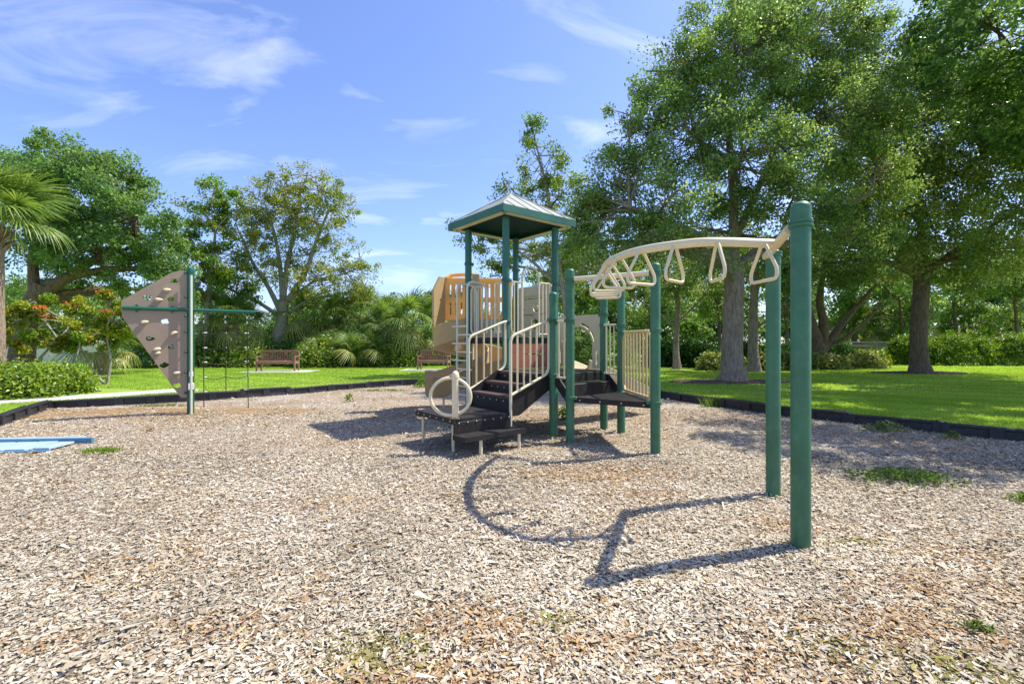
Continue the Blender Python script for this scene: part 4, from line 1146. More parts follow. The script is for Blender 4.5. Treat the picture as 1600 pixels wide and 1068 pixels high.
# ------------------------------------------------------------------ vegetation
UP3 = np.array((0, 0, 1.0))
def leaves_np(C, size, asp, colors, rg, updir=0.35, cup=0.18, out=None):
    """one folded leaf (two triangles) per centre"""
    n = len(C)
    nrm = rg.normal(size=(n, 3)); nrm /= np.linalg.norm(nrm, axis=1)[:, None]
    nrm = nrm + UP3 * updir
    if out is not None: nrm = nrm + out * 0.45
    nrm /= np.linalg.norm(nrm, axis=1)[:, None]
    t = rg.normal(size=(n, 3)); t -= nrm * (t * nrm).sum(1)[:, None]; t /= np.linalg.norm(t, axis=1)[:, None]
    b = np.cross(nrm, t)
    L_ = (size * rg.uniform(0.7, 1.3, n))[:, None]; Wd = L_ * asp
    P = np.stack([C - t * L_ / 2, C + b * Wd / 2 + nrm * L_ * cup, C + t * L_ / 2, C - b * Wd / 2 + nrm * L_ * cup], 1)
    k = (np.arange(n) * 4)[:, None]
    Fc = np.concatenate([k + np.array([0, 2, 1]), k + np.array([0, 3, 2])], 0)
    return P.reshape(-1, 3), Fc, np.repeat(colors, 4, 0)
def pal_pick(pal, n, rg, clump=None):
    pal = np.array(pal)
    c = pal[rg.integers(0, len(pal), n)]
    return c * rg.uniform(0.78, 1.22, n)[:, None]

def clumps_in(lobes, per_m3, rg, shell=0.55):
    out = []
    for li, (c, r) in enumerate(lobes):
        c = np.array(c); r = np.array(r)
        m = max(6, int(per_m3 * 4.19 * r[0] * r[1] * r[2]))
        d = rg.normal(size=(m, 3)); d /= np.linalg.norm(d, axis=1)[:, None]
        rad = rg.uniform(shell ** 3, 1.0, m) ** (1 / 3)
        rad *= np.where(rg.random(m) < 0.12, rg.uniform(1.05, 1.3, m), rg.uniform(0.82, 1.08, m))
        p = c + d * rad[:, None] * r
        for q, dd in zip(p, d): out.append((q, dd, li))
    return out

def tree(name, label, base, stems, lobes, nleaf, lsize, pal, bark, seed, per=1.1, crad=0.5, group=None, cat="tree", leafm=None, twig=0.35, asp=0.55, trunk_n=14, cmin=2.2, updir=0.35, extra=None, vis_twigs=1.0):
    """trunk and limbs as tapered tubes, crown of folded leaves gathered in clumps at the twig ends"""
    rg = np.random.default_rng(seed); r_ = random.Random(seed)
    t = thing(name, label, cat, (base[0], base[1], LAWN), 0, group)
    mb = MB(); tips = []
    for pts, r0, r1 in stems:
        p = catmull([Vector(q) for q in pts], 6)
        m_ = len(p); rr = [r0 + (r1 - r0) * (i / (m_ - 1)) ** 0.8 for i in range(m_)]
        if abs(p[0].z - LAWN) < 0.6 and r0 > 0.12:          # root flare
            for i in range(m_):
                h_ = p[i].z - LAWN
                rr[i] *= 1 + 0.55 * math.exp(-max(h_, 0) / 0.28)
            p[0].z = LAWN - 0.15
        for i in range(1, m_ - 1): p[i] += Vector((r_.gauss(0, 1), r_.gauss(0, 1), 0)) * rr[i] * 0.04
        mb.tube(p, rr, trunk_n if r0 > 0.12 else 8)
        tips.append((p, rr))
    cl_ = clumps_in(lobes, per, rg)
    # limbs: each lobe centre gets one limb from the nearest stem point below it
    lobe_pts = []
    for c, r in lobes:
        c = Vector(c); best = None
        for p, rr in tips:
            for i in range(len(p) // 3, len(p)):
                if p[i].z > c.z - 0.1: continue
                d = (p[i] - c).length
                if best is None or d < best[0]: best = (d, p[i], rr[i])
        if best is None:
            p, rr = tips[0]; best = (0, p[-1], rr[-1])
        s_ = best[1]; mid = s_.lerp(c, 0.5) + Vector((r_.gauss(0, .12), r_.gauss(0, .12), 0.10 * (c - s_).length)) 
        pp = catmull([s_, mid, c + Vector((0, 0, r[2] * 0.25))], 5)
        r0 = min(best[2] * 0.8, 0.05 + 0.045 * (c - s_).length * 0.6); 
        mb.tube(pp, [r0 + (0.025 - r0) * i / (len(pp) - 1) for i in range(len(pp))], 7)
        lobe_pts.append(pp)
    for q, dd, li in cl_:
        if r_.random() > vis_twigs: continue
        pp = lobe_pts[li]; s_ = pp[r_.randrange(len(pp) // 2, len(pp))]
        q_ = Vector(q); mid = s_.lerp(q_, 0.55) + Vector((r_.gauss(0, .1), r_.gauss(0, .1), r_.gauss(0.05, .1)))
        mb.tube([s_, mid, q_], [0.022, 0.014, 0.006], 4, caps=False)
    mb.build("trunk", bark, t, smooth=60)
    # leaves
    n_cl = len(cl_); cnt = rg.lognormal(0, 0.5, n_cl); cnt = np.maximum((cnt / cnt.sum() * nleaf).astype(int), 3)
    cen = np.repeat(np.array([c[0] for c in cl_]), cnt, 0); dirs = np.repeat(np.array([c[1] for c in cl_]), cnt, 0)
    rc = np.repeat(crad * rg.uniform(0.6, 1.35, n_cl), cnt)
    g = rg.normal(size=(len(cen), 3)); g /= np.linalg.norm(g, axis=1)[:, None]
    g *= (rg.random(len(cen)) ** 0.55)[:, None]
    g[:, 2] *= 0.8
    C = cen + g * rc[:, None]
    tone = np.repeat(rg.uniform(0.80, 1.2, n_cl), cnt)
    hue = np.repeat(rg.random(n_cl), cnt)
    pal = np.array(pal)
    idx = np.clip((hue * 0.7 + rg.random(len(C)) * 0.3) * len(pal), 0, len(pal) - 1).astype(int)
    col = pal[idx] * (tone * rg.uniform(0.8, 1.2, len(C)))[:, None]
    P, Fc, cc = leaves_np(C, lsize, asp, col, rg, updir, out=dirs)
    link("crown", mesh_np("crown", P, Fc, leafm or M_LEAF, cc), t).matrix_parent_inverse = Matrix.Translation(-t.location)
    if extra: extra(t, cl_, rg)
    return t
def lobe(px, py, d, rx, rz, ry=None):
    """survey helper: an ellipsoid of foliage at a given distance"""
    c = at(px, py, d); k = d / F
    return ((c.x, c.y, c.z), (rx * k, (ry if ry is not None else (rx + rz) / 2 * k), rz * k))

OAK = [(0.133, 0.236, 0.050), (0.190, 0.304, 0.070), (0.256, 0.372, 0.094), (0.112, 0.202, 0.050), (0.335, 0.430, 0.127)]
OAKD = [(0.080, 0.170, 0.040), (0.120, 0.233, 0.053), (0.162, 0.293, 0.066), (0.211, 0.341, 0.089)]
BRIGHT = [(0.125, 0.252, 0.026), (0.179, 0.319, 0.032), (0.090, 0.194, 0.026), (0.251, 0.370, 0.044)]
YELL = [(0.240, 0.314, 0.043), (0.328, 0.358, 0.052), (0.163, 0.258, 0.040), (0.393, 0.370, 0.057), (0.142, 0.235, 0.034), (0.207, 0.302, 0.048)]
FARG = [(0.107, 0.174, 0.048), (0.147, 0.224, 0.064), (0.087, 0.154, 0.045)]

# big oak by the play structure
d = 15.2
tree("oak_tree", "large live oak with thick grey trunk standing behind the overhead ladder", (7.38, d), [
    ([(7.38, d, 0.1), (7.36, d, 1.5), (7.42, d, 3.0), (7.45, d + .1, 4.0)], 0.36, 0.30),
    ([(7.45, d + .1, 3.9), (6.4, d - .4, 4.7), (5.0, d - 1.0, 5.1), (3.6, d - 1.2, 5.6)], 0.17, 0.06),
    ([(7.45, d + .1, 3.9), (8.7, d + .2, 4.8), (10.2, d, 5.5), (11.5, d - .6, 6.2)], 0.19, 0.06),
    ([(7.45, d + .1, 3.9), (7.4, d, 6.0), (7.1, d - .3, 8.2), (7.0, d, 10.6)], 0.21, 0.06),
    ([(7.5, d, 5.0), (8.6, d + .5, 7.0), (9.5, d + .6, 9.2), (9.8, d + .6, 11.2)], 0.14, 0.05)],
    [lobe(1150, 110, d, 125, 95), lobe(1070, 110, d - 1, 45, 65), lobe(1065, 215, d - 1, 100, 80), lobe(985, 300, d - .6, 85, 75), lobe(1250, 70, d + 1, 125, 85), lobe(1290, 200, d, 120, 85),
     lobe(1160, 260, d - 1.2, 120, 85), lobe(1010, 375, d - 1.5, 95, 40), lobe(1110, 370, d + 2, 110, 50), lobe(930, 345, d, 60, 50), lobe(1240, 320, d - 1.2, 90, 50), lobe(1190, 15, d, 90, 40),
     lobe(1330, 40, d + 1, 70, 60), lobe(1000, 235, d, 50, 40), lobe(1060, 310, d - 2.5, 70, 55), lobe(930, 300, d, 55, 40), lobe(905, 360, d, 50, 40), lobe(965, 395, d - 1.5, 60, 32), lobe(1350, 130, d, 70, 80), lobe(1370, 270, d, 60, 70), lobe(1030, 150, d - .5, 40, 50), lobe(1330, 370, d - 1, 60, 45), lobe(985, 190, d - .5, 40, 40), lobe(900, 310, d + .5, 40, 35), lobe(880, 390, d + 1, 50, 35), lobe(1080, 400, d - 2, 80, 28), lobe(1010, 120, d, 22, 35)],
    150000, 0.10, OAK, M_OAKBARK, 101, per=3.2, crad=0.46, vis_twigs=0.6)
# oak at the right with ring of mulch
d = 19.6
tree("oak_tree", "dense live oak with brown trunk in front of the clipped hedge, right side", (17.6, d), [
    ([(17.6, d, 0.1), (17.5, d, 1.6), (17.6, d, 3.2), (17.7, d, 4.6)], 0.33, 0.29),
    ([(17.65, d, 4.0), (16.0, d - .5, 5.2), (14.6, d - 1, 6.2)], 0.18, 0.06), ([(17.7, d, 4.3), (19.2, d - .3, 5.6), (20.6, d - .5, 6.6)], 0.18, 0.06),
    ([(17.7, d, 4.4), (17.6, d, 6.4), (17.4, d, 9.2)], 0.22, 0.06)],
    [lobe(1440, 330, d - 1, 130, 75), lobe(1345, 400, d - 1.5, 85, 45), lobe(1530, 405, d - 1, 95, 48), lobe(1520, 270, d - 1, 105, 75), lobe(1380, 250, d - 1, 100, 75), lobe(1450, 180, d, 110, 75),
     lobe(1340, 330, d - 2.5, 80, 60), lobe(1590, 340, d, 90, 75), lobe(1450, 415, d + 1, 80, 36), lobe(1560, 180, d + 1, 90, 70), lobe(1370, 150, d + 1, 80, 60), lobe(1290, 420, d - 1, 60, 35), lobe(1480, 100, d + 1, 80, 60)],
    100000, 0.125, [(0.11, 0.19, 0.04), (0.15, 0.24, 0.05), (0.20, 0.29, 0.06), (0.27, 0.32, 0.075), (0.085, 0.155, 0.03)], M_DARKBARK, 102, per=1.9, crad=0.60, vis_twigs=0.4)
# tall dark tree leaning in from outside the right edge
tree("shade_tree", "tall dark leafy tree leaning in at the top right corner, nearest of all", (15.5, 9.3), [
    ([(15.5, 9.3, 0.1), (15.2, 9.4, 2.2), (14.6, 9.6, 4.2), (13.6, 9.8, 6.5)], 0.34, 0.20), ([(14.8, 9.5, 3.8), (13.6, 8.6, 5.6), (11.6, 7.8, 7.6)], 0.18, 0.06), ([(14.2, 9.7, 5.0), (14.5, 11.5, 7.0), (14.6, 13.0, 9.4)], 0.18, 0.05)],
    [((13.4, 12.6, 10.0), (2.2, 2.0, 1.5)), ((15.2, 12.4, 8.6), (2.0, 2.0, 1.5)), ((11.6, 8.6, 8.6), (1.5, 1.5, 1.1)), ((10.2, 7.2, 8.4), (1.1, 1.0, 0.7)), ((12.8, 7.0, 8.3), (1.8, 1.5, 1.2)), ((13.0, 10.4, 11.2), (1.8, 1.5, 1.0)),
     ((10.9, 9.9, 9.9), (0.9, 0.9, 0.6)), ((15.0, 9.5, 10.0), (1.9, 2, 1.4)), ((11.4, 5.6, 8.0), (0.9, 1.0, 0.6)), ((13.8, 14.2, 11.6), (1.6, 1.5, 1.0)), ((16.8, 11.6, 9.2), (2.5, 2.3, 1.5)), ((19.2, 13.6, 9.6), (2.7, 2.3, 1.6)), ((17.5, 9.0, 8.6), (2.3, 2.1, 1.4)), ((20.8, 11.2, 9.0), (2.4, 2.2, 1.5)), ((19.8, 16.2, 10.0), (2.4, 2.1, 1.5)), ((11.2, 6.9, 7.6), (1.2, 1.0, 0.7)), ((9.4, 8.4, 8.6), (0.9, 0.9, 0.5))],
    80000, 0.155, OAKD, M_DARKBARK, 103, per=1.3, crad=0.62, leafm=M_GLOSS, vis_twigs=0.4)
# its neighbour further back, mostly beyond the right edge, shading the right lawn
tree("shade_tree", "broad dark tree at the right edge just behind the leaning one", (22.5, 15.5), [
    ([(22.5, 15.5, 0.1), (22.3, 15.3, 3), (21.5, 15, 6)], 0.34, 0.2), ([(22, 15.2, 4.5), (19.5, 14, 7), (17, 13, 9)], 0.18, 0.06), ([(22, 15.2, 5), (23, 14, 7.5), (23, 12, 9)], 0.15, 0.06)],
    [((15.6, 13.2, 8.8), (2.0, 1.8, 1.2)), ((18.2, 12.2, 9.2), (2.4, 2.2, 1.3)), ((20.5, 13.8, 9.6), (2.6, 2.4, 1.5)), ((18.6, 15.6, 10.2), (2.5, 2.2, 1.4)), ((22.8, 12.0, 9.4), (2.6, 2.4, 1.4)), ((23.0, 15.8, 10.2), (2.6, 2.4, 1.5)), ((20.2, 10.4, 8.8), (2.3, 1.8, 1.2)), ((17.4, 10.6, 8.2), (1.8, 1.6, 1.0)), ((20.8, 17.6, 9.6), (2.4, 2.0, 1.4))],
    26000, 0.27, OAKD, M_DARKBARK, 113, per=1.2, crad=0.62, leafm=M_GLOSS, vis_twigs=0.2)
# loose tree directly behind the tower
d = 19.0
tree("loose_tree", "thin twiggy tree rising behind the tower roof", (2.4, d), [([(2.4, d, 0.1), (2.3, d, 2.5), (2.0, d, 4.5), (1.6, d, 7)], 0.17, 0.07), ([(2.2, d, 3.5), (0.6, d, 5.0), (-1.2, d, 6.0)], 0.09, 0.03), ([(2.2, d, 3.5), (3.2, d, 5), (3.6, d, 6.6)], 0.10, 0.04)],
    [lobe(838, 255, d, 48, 45), lobe(812, 320, d, 55, 35), lobe(880, 310, d, 55, 45), lobe(740, 360, d, 45, 38), lobe(900, 380, d + 1, 70, 45), lobe(835, 400, d + 1, 75, 40), lobe(760, 425, d + 1, 40, 22), lobe(832, 205, d, 10, 25), lobe(950, 430, d + 2, 70, 40), lobe(880, 455, d + 3, 60, 35)],
    26000, 0.11, BRIGHT + [(0.20, 0.20, 0.04)] + OAK[:3], M_PALEBARK, 104, per=3.0, crad=0.38, vis_twigs=1.0)
# oak at the left
d = 17.5
tree("oak_tree", "broad dark green oak with leaning trunk, far left behind the flowering shrub", (-18.9, d), [
    ([(-18.9, d, 0.1), (-18.8, d, 1.4), (-18.6, d, 2.6), (-18.0, d, 3.6)], 0.42, 0.30), ([(-18.3, d, 3.1), (-17.0, d, 4.0), (-15.6, d, 4.9), (-14.4, d, 5.6)], 0.24, 0.08), ([(-18.3, d, 3.1), (-18.4, d, 5), (-17.6, d, 7.4)], 0.22, 0.07)],
    [lobe(110, 300, d, 85, 60), lobe(80, 370, d, 80, 60), lobe(175, 290, d - .5, 60, 50), lobe(215, 350, d - .5, 60, 55), lobe(150, 385, d, 80, 50), lobe(250, 395, d, 42, 45), lobe(100, 250, d, 55, 38), lobe(40, 300, d + 1, 60, 60), lobe(215, 430, d + .5, 55, 30), lobe(130, 440, d + 1.5, 70, 25), lobe(185, 270, d, 22, 25), lobe(265, 430, d, 28, 30), lobe(230, 470, d + 2, 45, 22), lobe(150, 480, d + 3, 60, 20), lobe(60, 460, d + 3, 70, 25), lobe(290, 470, d + 3, 40, 22)],
    74000, 0.12, OAKD + OAK[:2], M_DARKBARK, 105, per=2.4, crad=0.5, vis_twigs=0.5)
# yellowing half-bare tree
d = 26.5
bx_ = (432 - 800) * d / F
def S(px, py, dd=0): p = at(px, py, d + dd); return (p.x, p.y, p.z)
tree("yellowing_tree", "half bare tree with yellowing leaves and pale branching trunk behind the left bench", (bx_, d), [
    ([(bx_, d, 0.1), S(434, 530), S(440, 500), S(442, 470)], 0.40, 0.26), ([S(440, 490), S(420, 450), S(395, 410), S(378, 370)], 0.18, 0.05), ([S(442, 470), S(438, 420), S(430, 370), S(415, 320)], 0.18, 0.05),
    ([S(442, 470), S(450, 410), S(462, 350), S(470, 290)], 0.19, 0.05), ([S(445, 475), S(475, 430), S(495, 375), S(515, 325)], 0.19, 0.05), ([S(450, 470), S(490, 440), S(530, 430), S(570, 415)], 0.10, 0.03), ([S(438, 495), S(400, 470), S(355, 450), S(320, 430)], 0.13, 0.04), ([S(440, 500), S(480, 470), S(530, 460), S(580, 455)], 0.10, 0.03)],
    [lobe(480, 280, d, 40, 25), lobe(525, 325, d, 40, 28), lobe(440, 300, d, 40, 28), lobe(395, 310, d, 35, 28), lobe(400, 370, d, 45, 32), lobe(455, 340, d, 50, 35), lobe(515, 370, d, 35, 22), lobe(360, 400, d, 40, 28), lobe(535, 425, d, 60, 26), lobe(375, 440, d, 50, 25), lobe(545, 458, d, 60, 14), lobe(480, 400, d, 50, 30), lobe(560, 400, d, 30, 20), lobe(500, 300, d, 50, 30), lobe(430, 340, d, 50, 40), lobe(490, 350, d, 50, 35), lobe(370, 340, d, 35, 40), lobe(420, 415, d, 55, 30), lobe(500, 440, d - 1, 55, 25)],
    31000, 0.13, YELL, M_PALEBARK, 106, per=3.0, crad=0.42, vis_twigs=0.6)
d = 25.0
tree("bright_tree", "bright green tree with yellow tips just left of the half bare tree", (-16.9, d), [([(-16.9, d, 0.1), (-16.8, d, 2.5), (-16.6, d, 4.5), (-16.3, d, 7.4)], 0.22, 0.06), ([(-16.7, d, 3.5), (-17.6, d, 5), (-18, d, 6.4)], 0.12, 0.04)],
    [lobe(335, 300, d, 40, 25), lobe(325, 345, d, 40, 30), lobe(300, 390, d, 40, 30), lobe(345, 410, d, 45, 30), lobe(310, 440, d, 50, 28), lobe(370, 455, d, 40, 25), lobe(355, 345, d, 22, 25)],
    13500, 0.15, BRIGHT + [(0.24, 0.23, 0.03)], M_PALEBARK, 107, per=2.6, crad=0.45, vis_twigs=0.5)
# understory trees behind the big oak
d = 22.5
tree("small_tree", "slender grey trunk tree left of the big oak", (8.15, d), [([(8.15, d, 0.1), (8.1, d, 1.6), (8.2, d, 3.2), (8.0, d, 4.4)], 0.17, 0.10), ([(8.1, d, 2.2), (6.8, d, 3.2), (5.8, d, 3.8)], 0.06, 0.03), ([(8.15, d, 2.4), (9.2, d, 3.4), (9.8, d, 4.2)], 0.06, 0.03)],
    [lobe(1040, 430, d, 70, 35), lobe(985, 465, d + 1, 50, 28), lobe(1095, 450, d + 1, 60, 30), lobe(1000, 410, d + 2, 70, 30)], 13000, 0.13, OAK, M_OAKBARK, 108, per=1.0, crad=0.5, vis_twigs=0.5)
d = 23.5
tree("multi_stem_tree", "dark many-stemmed tree behind the two nearest green posts", (15.9, d), [([(15.9, d, 0.1), (15.7, d, 1.4), (15.3, d, 2.8), (14.9, d, 4.8)], 0.50, 0.16), ([(15.9, d, 0.7), (16.1, d, 2.2), (15.9, d, 3.6), (16.1, d, 5.4)], 0.30, 0.12), ([(16.0, d, 0.9), (16.9, d, 2.2), (17.9, d, 3.4), (18.8, d, 4.4)], 0.22, 0.08), ([(15.8, d, 0.8), (14.9, d, 2.0), (14.0, d, 3.4)], 0.2, 0.08), ([(16.0, d, 1.0), (17.4, d - .4, 2.0), (18.6, d - .6, 3.4)], 0.12, 0.05)],
    [lobe(1290, 410, d, 90, 40), lobe(1220, 420, d + 1, 70, 35), lobe(1370, 430, d + 1, 80, 30), lobe(1330, 370, d, 90, 50)], 16000, 0.14, OAKD + OAK[:2], M_DARKBARK, 109, per=0.9, crad=0.55, vis_twigs=0.4)
d = 20.5
tree("small_tree", "second grey trunk half hidden behind the big oak trunk", (10.9, d), [([(10.9, d, 0.1), (10.85, d, 1.8), (10.9, d, 3.4), (11.0, d, 5.0)], 0.24, 0.15), ([(10.9, d, 2.0), (11.9, d, 2.8), (12.8, d, 3.9)], 0.08, 0.03)],
    [lobe(1185, 405, d, 70, 40), lobe(1130, 430, d + 1, 60, 30), lobe(1235, 440, d, 40, 25)], 9000, 0.13, OAK, M_OAKBARK, 110, per=1.0, crad=0.5, vis_twigs=0.5)
for i, (px, d_, y0, where) in enumerate(((1010, 31, 440, "behind the slatted panel"), (1120, 32, 430, "left behind the big oak trunk"), (1225, 30, 435, "between the big oak and the nearest posts"), (1330, 33, 455, "behind the many-stemmed tree"), (1405, 31, 450, "left of the right oak's trunk"), (1490, 33, 445, "right of the right oak's trunk"), (1585, 31, 440, "above the hedge at the right edge"), (905, 31, 450, "behind the arch panel"))):
    x_ = (px - 800) * d_ / F
    tree("background_tree", "shady green tree in the middle distance %s" % where, (x_, d_), [([(x_, d_, 0.1), (x_ + .2, d_, 1.8), (x_, d_, 4.2)], 0.16, 0.07)],
        [lobe(px - 35, y0, d_, 50, 32), lobe(px + 35, y0 + 10, d_, 50, 30), lobe(px, y0 - 35, d_, 60, 30), lobe(px + 10, y0 + 45, d_ + 1, 45, 26), lobe(px - 25, y0 + 60, d_ + 1, 35, 22)], 8500, 0.21, (OAKD + BRIGHT) if i % 2 else OAK + BRIGHT[:2], M_DARKBARK, 500 + i, per=1.0, crad=0.7, group="middle distance trees under the canopy", vis_twigs=0.3)
# far trees closing the background, each its own
FT = [(-46, 44, 7.0, "leftmost"), (-38, 41, 5.5, "second from the left"), (-27, 43, 5.0, "above the cream wall"), (-19, 40, 5.5, "behind the bright green tree"), (-13.5, 42, 5.2, "behind the half bare tree"), (-8.2, 47, 7.0, "dark, left of the slide hood"), (-3.2, 40, 4.0, "behind the right bench"), (2.0, 41, 5.6, "behind the tower"),
      (7.5, 39, 6.0, "behind the arch panel"), (13.0, 40, 6.5, "behind the slender trunk"), (19.5, 43, 7.2, "behind the railing's left end"), (27.5, 44, 6.8, "above the wooden railing"), (36, 42, 7.5, "behind the clipped hedge"), (44, 40, 8.0, "rightmost")]
for i, (x, y, h, where) in enumerate(FT):
    r_ = random.Random(300 + i)
    lb = [((x + r_.uniform(-1.6, 1.6), y + r_.uniform(-1, 1), h * f_), (r_.uniform(1.9, 2.6), 1.8, h * 0.17)) for f_ in (0.25, 0.45, 0.6, 0.78, 0.85)] + [((x + s_ * 2.6, y, h * 0.4), (1.9, 1.6, h * 0.2)) for s_ in (-1, 1)]
    tree("far_tree", "distant green tree of the background, %s" % where, (x, y), [([(x, y, 0.1), (x + .1, y, h * .4), (x, y, h * .75)], 0.18, 0.06)], lb, 9000, 0.34, FARG if i % 3 else OAK, M_DARKBARK, 400 + i, per=0.9, crad=0.85, group="distant trees closing the background", vis_twigs=0.2)

# ---- palms: shared fan frond mesh, each frond an object
def frond_mesh(name, pal, seed, nleaf=34, droop=0.5, spread=255):
    rg = np.random.default_rng(seed)
    vv = []; ff = []; cc = []
    def strip(p, w, c):
        k = len(vv)
        for i, q in enumerate(p):
            t = (p[min(i + 1, len(p) - 1)] - p[max(i - 1, 0)]); s = np.cross(t, UP3); s /= (np.linalg.norm(s) + 1e-9)
            ww = w[i]
            vv.append(q - s * ww); vv.append(q + UP3 * ww * 0.5); vv.append(q + s * ww); cc.extend([c] * 3)
        for i in range(len(p) - 1):
            a_ = k + i * 3
            ff.append((a_, a_ + 1, a_ + 4, a_ + 3)); ff.append((a_ + 1, a_ + 2, a_ + 5, a_ + 4))
    # petiole along +X, blade of radiating leaflets at its end; unit size: petiole 0.8, leaflets 0.8
    strip([np.array((x, 0, 0.10 * math.sin(x * 2.0))) for x in (0, 0.3, 0.6, 0.8)], [0.022, 0.018, 0.014, 0.012], np.array(pal[0]) * 1.2)
    hub = np.array((0.8, 0, 0.10 * math.sin(1.6)))
    for j in range(nleaf):
        f = j / (nleaf - 1) * 2 - 1
        a_ = math.radians(spread / 2) * f
        L_ = 0.80 * (1 - 0.28 * abs(f)) * rg.uniform(0.9, 1.08)
        dr = droop * rg.uniform(0.8, 1.25)
        dv = np.array((math.cos(a_), math.sin(a_), 0.10 + 0.12 * abs(f)))
        p = [hub + dv * (L_ * s) - UP3 * (dr * L_ * s ** 2.6) - np.array((0.12 * L_ * s * s * 0, 0, 0)) for s in (0.05, 0.35, 0.65, 0.85, 1.0)]
        strip(p, [0.010, 0.020, 0.016, 0.009, 0.002], np.array(pal[rg.integers(0, len(pal))]) * rg.uniform(0.8, 1.2))
    V_ = np.array(vv); Q_ = np.array(ff)
    return mesh_np(name, V_, Q_, M_FROND, np.array(cc), smooth=True)
GFR = [frond_mesh("frond", [(0.155, 0.25, 0.045), (0.22, 0.32, 0.07), (0.12, 0.21, 0.04)], 1), frond_mesh("frond", [(0.17, 0.26, 0.045), (0.28, 0.34, 0.085), (0.12, 0.20, 0.04)], 2, droop=0.75), frond_mesh("frond", [(0.40, 0.40, 0.11), (0.26, 0.33, 0.07)], 3, droop=0.95)]
DFR = [frond_mesh("dead_frond", [(0.42, 0.32, 0.19), (0.32, 0.23, 0.13), (0.48, 0.38, 0.25)], 4, droop=1.3, spread=150)]
def palm(name, label, base, h, size, n, seed, dead=3, tr=0.17, elev=(-25, 80), group=None, boots=False, lean=(0, 0), green=False):
    r_ = random.Random(seed)
    t = thing(name, label, "palm", (base[0], base[1], LAWN), 0, group)
    mb = MB()
    pts = catmull([(0, 0, -0.1), (lean[0] * .4, lean[1] * .4, h * 0.5), (lean[0], lean[1], h)], 6)
    mb.tube(pts, [tr * (1.15 - 0.25 * i / len(pts)) * (1 + 0.05 * r_.random()) for i in range(len(pts))], 14)
    mb.build("trunk", M_PALMBARK, t, local=True, smooth=60)
    top_ = Vector((lean[0], lean[1], h))
    for k in range(n):
        az = k * 2.399963 + r_.uniform(-0.2, 0.2)
        el = math.radians(elev[0] + (elev[1] - elev[0]) * ((k + 0.5) / n) ** 0.9 + r_.uniform(-8, 8))
        me = GFR[(1 if k < n * 0.15 else 0) if green else 2 if k < n * 0.25 else (1 if k < n * 0.6 else 0)]
        o = link("frond", me, t, True)
        o.location = top_ + Vector((0, 0, 0.05 + 0.10 * k / n)); o.rotation_euler = Matrix.Rotation(az, 3, 'Z').to_4x4().to_euler()
        o.rotation_euler = (Matrix.Rotation(az, 3, 'Z') @ Matrix.Rotation(-el, 3, 'Y') @ Matrix.Rotation(r_.uniform(-.5, .5), 3, 'X')).to_euler()
        o.scale = (size * r_.uniform(0.9, 1.1),) * 3
    for k in range(dead):
        o = link("dead_frond", DFR[0], t, True)
        o.location = top_ - Vector((0, 0, 0.1))
        o.rotation_euler = (Matrix.Rotation(k * 2.1 + r_.random(), 3, 'Z') @ Matrix.Rotation(math.radians(r_.uniform(48, 68)), 3, 'Y')).to_euler()
        o.scale = (size * 0.75,) * 3
    if boots:
        for k in range(34):
            az = k * 2.399963; z = h - 0.06 - 0.018 * k
            b_ = MB(); d_ = Vector((math.cos(az), math.sin(az), 0)); q = top_ - Vector((0, 0, h - z)) + d_ * tr * 0.8
            b_.tube([q - UP * 0.10, q + d_ * 0.10 + UP * 0.05, q + d_ * (0.20 + 0.08 * r_.random()) + UP * 0.16], [0.055, 0.04, 0.022], 5)
            b_.build("boot", M_PALMBARK, t, local=True, smooth=0)
    return t
palm("cabbage_palm", "tall cabbage palm with fan fronds and shaggy trunk at the left edge", (-13.26, 11.6), 4.35, 1.1, 38, 5, dead=0, tr=0.22, elev=(-8, 88), boots=True, green=True)
PB = [(330, 26.5, 2.6, 1.55, "under the crossbar of the climbing frame"), (368, 25.5, 2.2, 1.5, "behind the rope net"), (478, 27.5, 2.6, 1.6, "right of the half bare tree trunk"), (522, 26.8, 2.3, 1.55, "above the middle of the lawn, left one"), (563, 28.0, 2.8, 1.6, "above the middle of the lawn, right one"),
      (604, 26.6, 2.0, 1.45, "second left of the slide hood"), (646, 25.6, 2.1, 1.7, "large, just left of the slide hood"), (505, 25.0, 0.35, 1.3, "low, right of the left bench"), (548, 24.6, 0.3, 1.35, "low, between the two benches"), (588, 24.8, 0.3, 1.3, "low, left of the right bench"),
      (905, 27, 1.2, 1.4, "seen through the arch panel"), (1335, 33, 2.0, 1.7, "left of the pair beyond the railing"), (1352, 34, 2.3, 1.7, "right of the pair beyond the railing"), (1505, 35, 2.4, 1.7, "above the clipped hedge"), (1560, 34, 2.0, 1.7, "above the hedge at the right edge"), (710, 27.5, 1.1, 1.3, "behind the right bench")]
for i, (px, d_, h, s, where) in enumerate(PB):
    palm("fan_palm", "bushy fan palm %s" % where, ((px - 800) * d_ / F, d_), h, s * (0.9 if h > 0.5 else 0.8), 20 if h > 0.5 else 13, 50 + i, dead=5 if h > 1.5 else 0, tr=0.16, elev=(-40, 80) if h > 0.5 else (12, 80), group="fan palms of the background")

